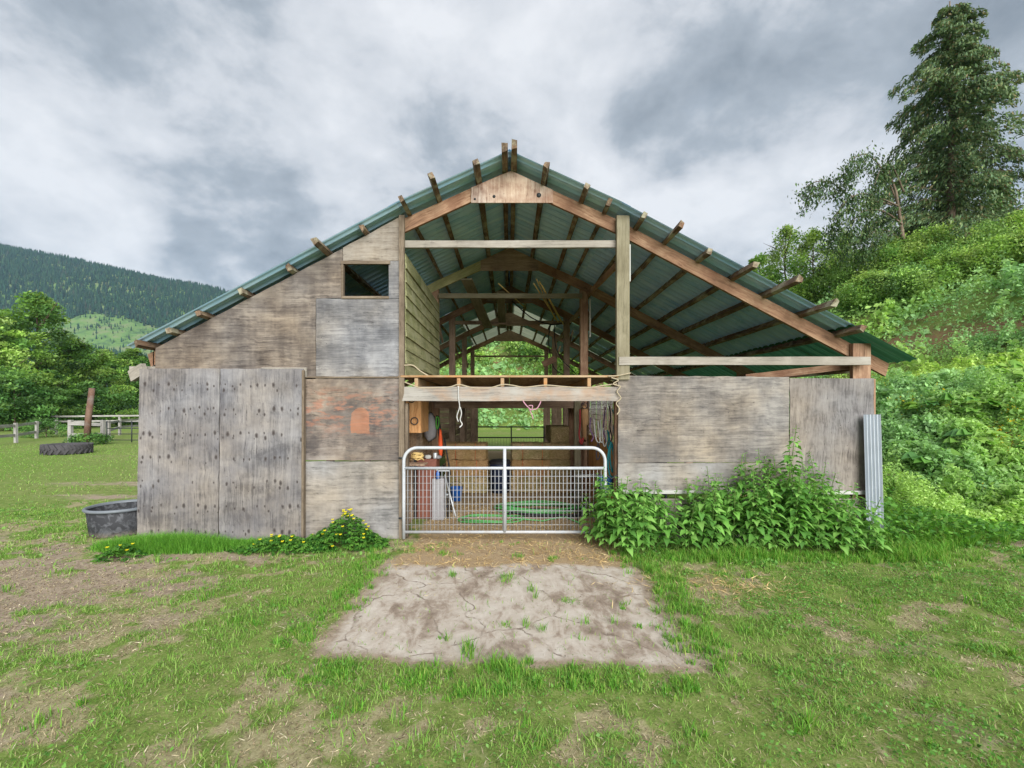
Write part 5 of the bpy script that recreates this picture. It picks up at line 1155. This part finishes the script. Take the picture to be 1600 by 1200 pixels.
fr = [tufts([(cx + random.uniform(-.1, .1), 3.10 + random.uniform(-.12, .10), .09, .06, random.uniform(.03, .075) + .05 * math.exp(-((cx - .1) / .4) ** 2), random.choice((60, 160, 260, 380))) for cx in np.arange(-1.5, 1.25, .12)], 531),
      tufts([(-.02, 4.95, .04, .09, .10, 120), (-1.2, 5.9, .12, .10, .06, 200), (-.75, 5.75, .10, .06, .06, 170), (-.1, 6.25, .12, .05, .05, 110), (.55, 5.6, .10, .05, .06, 110), (-.9, 6.15, .10, .06, .05, 110), (.95, 5.62, .04, .04, .05, 50), (-1.45, 6.25, .05, .08, .05, 90)], 532),
      tufts([(1.62 + .12 * math.sin(y * 3), y, .10, .09, .085, 260) for y in np.arange(3.3, 5.7, .16)] + [(-1.68 + .05 * math.sin(y * 3), y, .10, .09, .07, 200) for y in np.arange(3.6, 6.0, .16)], 533),
      tufts([(x, 5.62 + .05 * math.sin(x * 4), .16, .10, .12 + .05 * math.sin(x * 2.7), 420) for x in np.arange(1.6, 5.4, .18)], 534),
      tufts([(5.2 + .25 * k, 5.95 + .1 * k, .25, .2, .22, 500) for k in range(8)], 535),
      tufts([(random.uniform(-6, 6), random.uniform(2.3, 5.8), .06, .06, random.uniform(.06, .12), 60) for _ in range(70)], 536)]
fr[-1] = (fr[-1][0], fr[-1][1], fr[-1][2])
v, q, c = join(fr); tag(link('grass_tufts', np_mesh('grass_tufts', v, q, c), M_BLADE), 'grass tufts edging the concrete apron and the nettle bed', 'grass', kind='stuff')
# low leafy growth right of the metal strip
rng = np.random.default_rng(590); n = 9000; x = rng.uniform(4.6, 8.4, n); y = rng.uniform(5.9, 8.2, n) + .12 * (x - 5); k = fbm(x * 1.2, y * 1.2, 66) > .38; x, y = x[k], y[k]; n = len(x)
k = ~((x < 5.25) & (y > 6.4)); x, y = x[k], y[k]; n = len(x)
v, q, c = cards(np.stack([x, y, HGT(x, y) + rng.random(n) ** .7 * (.12 + .34 * np.exp(-((x - 5.9) / 1.0) ** 2))], 1), .05 + .05 * rng.random(n), palette(n, [lin(86, 138, 56), lin(104, 156, 62), lin(72, 120, 50), lin(118, 164, 70)], None, .13, rng), .8, .6)
tag(link('leafy_weeds', np_mesh('leafy_weeds', v, q, c), M_LEAF), 'leafy weeds growing at the foot of the bank right of the barn', 'weeds', kind='stuff')
# loose straw before the gate and on the floor
rng = np.random.default_rng(600); n = 16000; x = rng.uniform(-1.6, 1.75, n); y = rng.uniform(5.1, 9.5, n); k = rng.random(n) < M_straw(x, y) * (.25 + .9 * sstep(fbm(x * 3, y * 3, 68), .4, .6)); x, y = x[k], y[k]
x2 = rng.normal(2.3, .5, 600); y2 = rng.normal(4.75, .22, 600); x = np.concatenate([x, x2]); y = np.concatenate([y, y2]); n = len(x)
v, q, c = cards(np.stack([x, y, HGT(x, y) + .006 + rng.random(n) * .015], 1), .05 + .09 * rng.random(n), palette(n, [lin(206, 178, 124), lin(184, 154, 104), lin(220, 198, 150), lin(160, 132, 92)], None, .1, rng), 1.6, .06)
tag(link('loose_straw', np_mesh('loose_straw', v, q, c), M_STALK), 'loose straw scattered before the gate and on the barn floor', 'straw', kind='stuff')

# dead grass, chaff and crumbs of soil lying on the yard
def litter(N, yr, seed, s0):
    x, Y, rng = grass_points(N, yr, seed); dr = np.maximum(M_dry(x, Y), M_dirt(x, Y)); cc_ = M_conc(x, Y); k = (rng.random(N) < .12 + .75 * dr) & (rng.random(N) < 1 - .85 * cc_) & ~((np.abs(x) < 5.25) & (Y > 6.4)) & (HGT(x, Y) < .3)
    x, Y = x[k], Y[k]; n = len(x); long_ = rng.random(n) < .7
    col = palette(n, [lin(182, 170, 138), lin(158, 142, 112), lin(130, 114, 92), lin(96, 82, 68), lin(196, 188, 160)], [.26, .28, .2, .14, .12], .14, rng); C = np.stack([x, Y, HGT(x, Y) + .004 + rng.random(n) * .008], 1)
    p1 = cards(C[long_], s0 * (.8 + 1.6 * rng.random(long_.sum())), col[long_], 1.5, .10); p2 = cards(C[~long_], s0 * .45 * (.5 + rng.random((~long_).sum())), col[~long_] * .8, .6, .8); return [p1, p2]
v, q, c = join(litter(95000, (1.8, 5.2), 611, .026) + litter(45000, (5.2, 8.5), 612, .04))
tag(link('dead_grass_litter', np_mesh('dead_grass_litter', v, q, c), M_STALK), 'dead grass stems and soil crumbs strewn over the yard', 'litter', kind='stuff')

# ---------------------------------------------------------------- mountain with its forest
def ridge(x): return np.interp(x, [-3000, -1900, -1706, -1320, -934, -500, 0, 600], [700, 590, 545, 470, 386, 290, 190, 120])
def MZ(x, y):
    t_ = np.clip((y - 560) / 940, 0, 1); s = t_ * t_ * (3 - 2 * t_) * .75 + t_ * .25
    z = ridge(x) * s; z = np.where(y > 1500, ridge(x) - (y - 1500) * .25, z); return z + (fbm(x * .006, y * .006, 81) - .5) * 60 * sstep(t_, 0, .3) * (1 - .75 * sstep(t_, .8, 1)) - 3
mx, my = np.linspace(-3000, 600, 150), np.linspace(555, 1900, 90); MXg, MYg = np.meshgrid(mx, my); V = np.stack([MXg.ravel(), MYg.ravel(), MZ(MXg, MYg).ravel()], 1); ii = (np.arange(89)[:, None] * 150 + np.arange(149)[None, :]).ravel()
def mtn_mat():
    m, t = material('mountain_ground'); geo = t.n('ShaderNodeNewGeometry').outputs['Position']; n = t.noise(geo, .03, 6, .65); n2 = t.noise(geo, .006, 4)
    c = t.ramp(n, [(.35, S(62, 88, 52)), (.48, S(88, 118, 60)), (.62, S(108, 118, 80))]); finish(t, principled(t, c, .95)); return m
tag(link('mountain', np_mesh('mountain', V, np.stack([ii, ii + 1, ii + 151, ii + 150], 1), smooth=True), mtn_mat()), 'long wooded mountain sloping down to the right', kind='structure')
rng = np.random.default_rng(700); n = 26000; y = rng.uniform(575, 1540, n); x = -rng.uniform(.52, 1.28, n) * y
def clearcut(x, y):
    w_ = (fbm(x * .012, y * .012, 83) - .5) * 1.5; e = ((x + 830) / 240) ** 2 + ((y - 985 + .12 * (x + 830)) / 85) ** 2; return e + w_
cc = clearcut(x, y); k = (cc > .95) | (rng.random(n) < .16); x, y, cc = x[k], y[k], cc[k]; n = len(x); z = MZ(x, y); h = rng.uniform(7, 20, n) * np.where(cc > .95, .75 + .6 * fbm(x * .02, y * .02, 85), rng.uniform(.15, .8, n)); r = h * rng.uniform(.13, .2, n)
ang = np.arange(5) * 2 * math.pi / 5; Vt = []; 
for (zb, zt, rs) in ((.08, .72, 1.0), (.42, 1.0, .66)):
    ringv = np.stack([x[:, None] + np.cos(ang) * (r * rs)[:, None], y[:, None] + np.sin(ang) * (r * rs)[:, None], np.repeat((z + h * zb)[:, None], 5, 1)], 2); apex = np.stack([x, y, z + h * zt], 1)[:, None, :]; Vt.append(np.concatenate([ringv, apex], 1))
V = np.concatenate(Vt, 1).reshape(-1, 3); o12 = np.arange(n)[:, None] * 12; T = np.concatenate([o12 + np.array([[b + k_, b + (k_ + 1) % 5, b + 5]]) for b in (0, 6) for k_ in range(5)], 1).reshape(-1, 3)
cl = palette(n, [lin(26, 54, 44), lin(34, 64, 48), lin(42, 72, 48), lin(52, 78, 52), lin(64, 68, 56)], [.3, .3, .2, .15, .05], .15, rng)
tag(link('mountain_forest', np_mesh('mountain_forest', V, T, np.repeat(cl, 12, 0)), M_NEEDLE), 'dark conifer forest covering the mountain around a green clearing', 'forest', kind='stuff')
# ---------------------------------------------------------------- haze
HAZE = 0.00008
if HAZE:
    m, t = material('haze_air'); t.n('ShaderNodeOutputMaterial', {1: t.n('ShaderNodeVolumePrincipled', {'Color': (.50, .74, 1.0, 1), 'Density': HAZE, 'Anisotropy': 0.0}).outputs[0]})
    hz = box('haze', -3200, 2600, -70, 2600, -8, 760, m, None, bev=0); tag(hz, 'thin bluish air that fades the far mountain', kind='stuff')
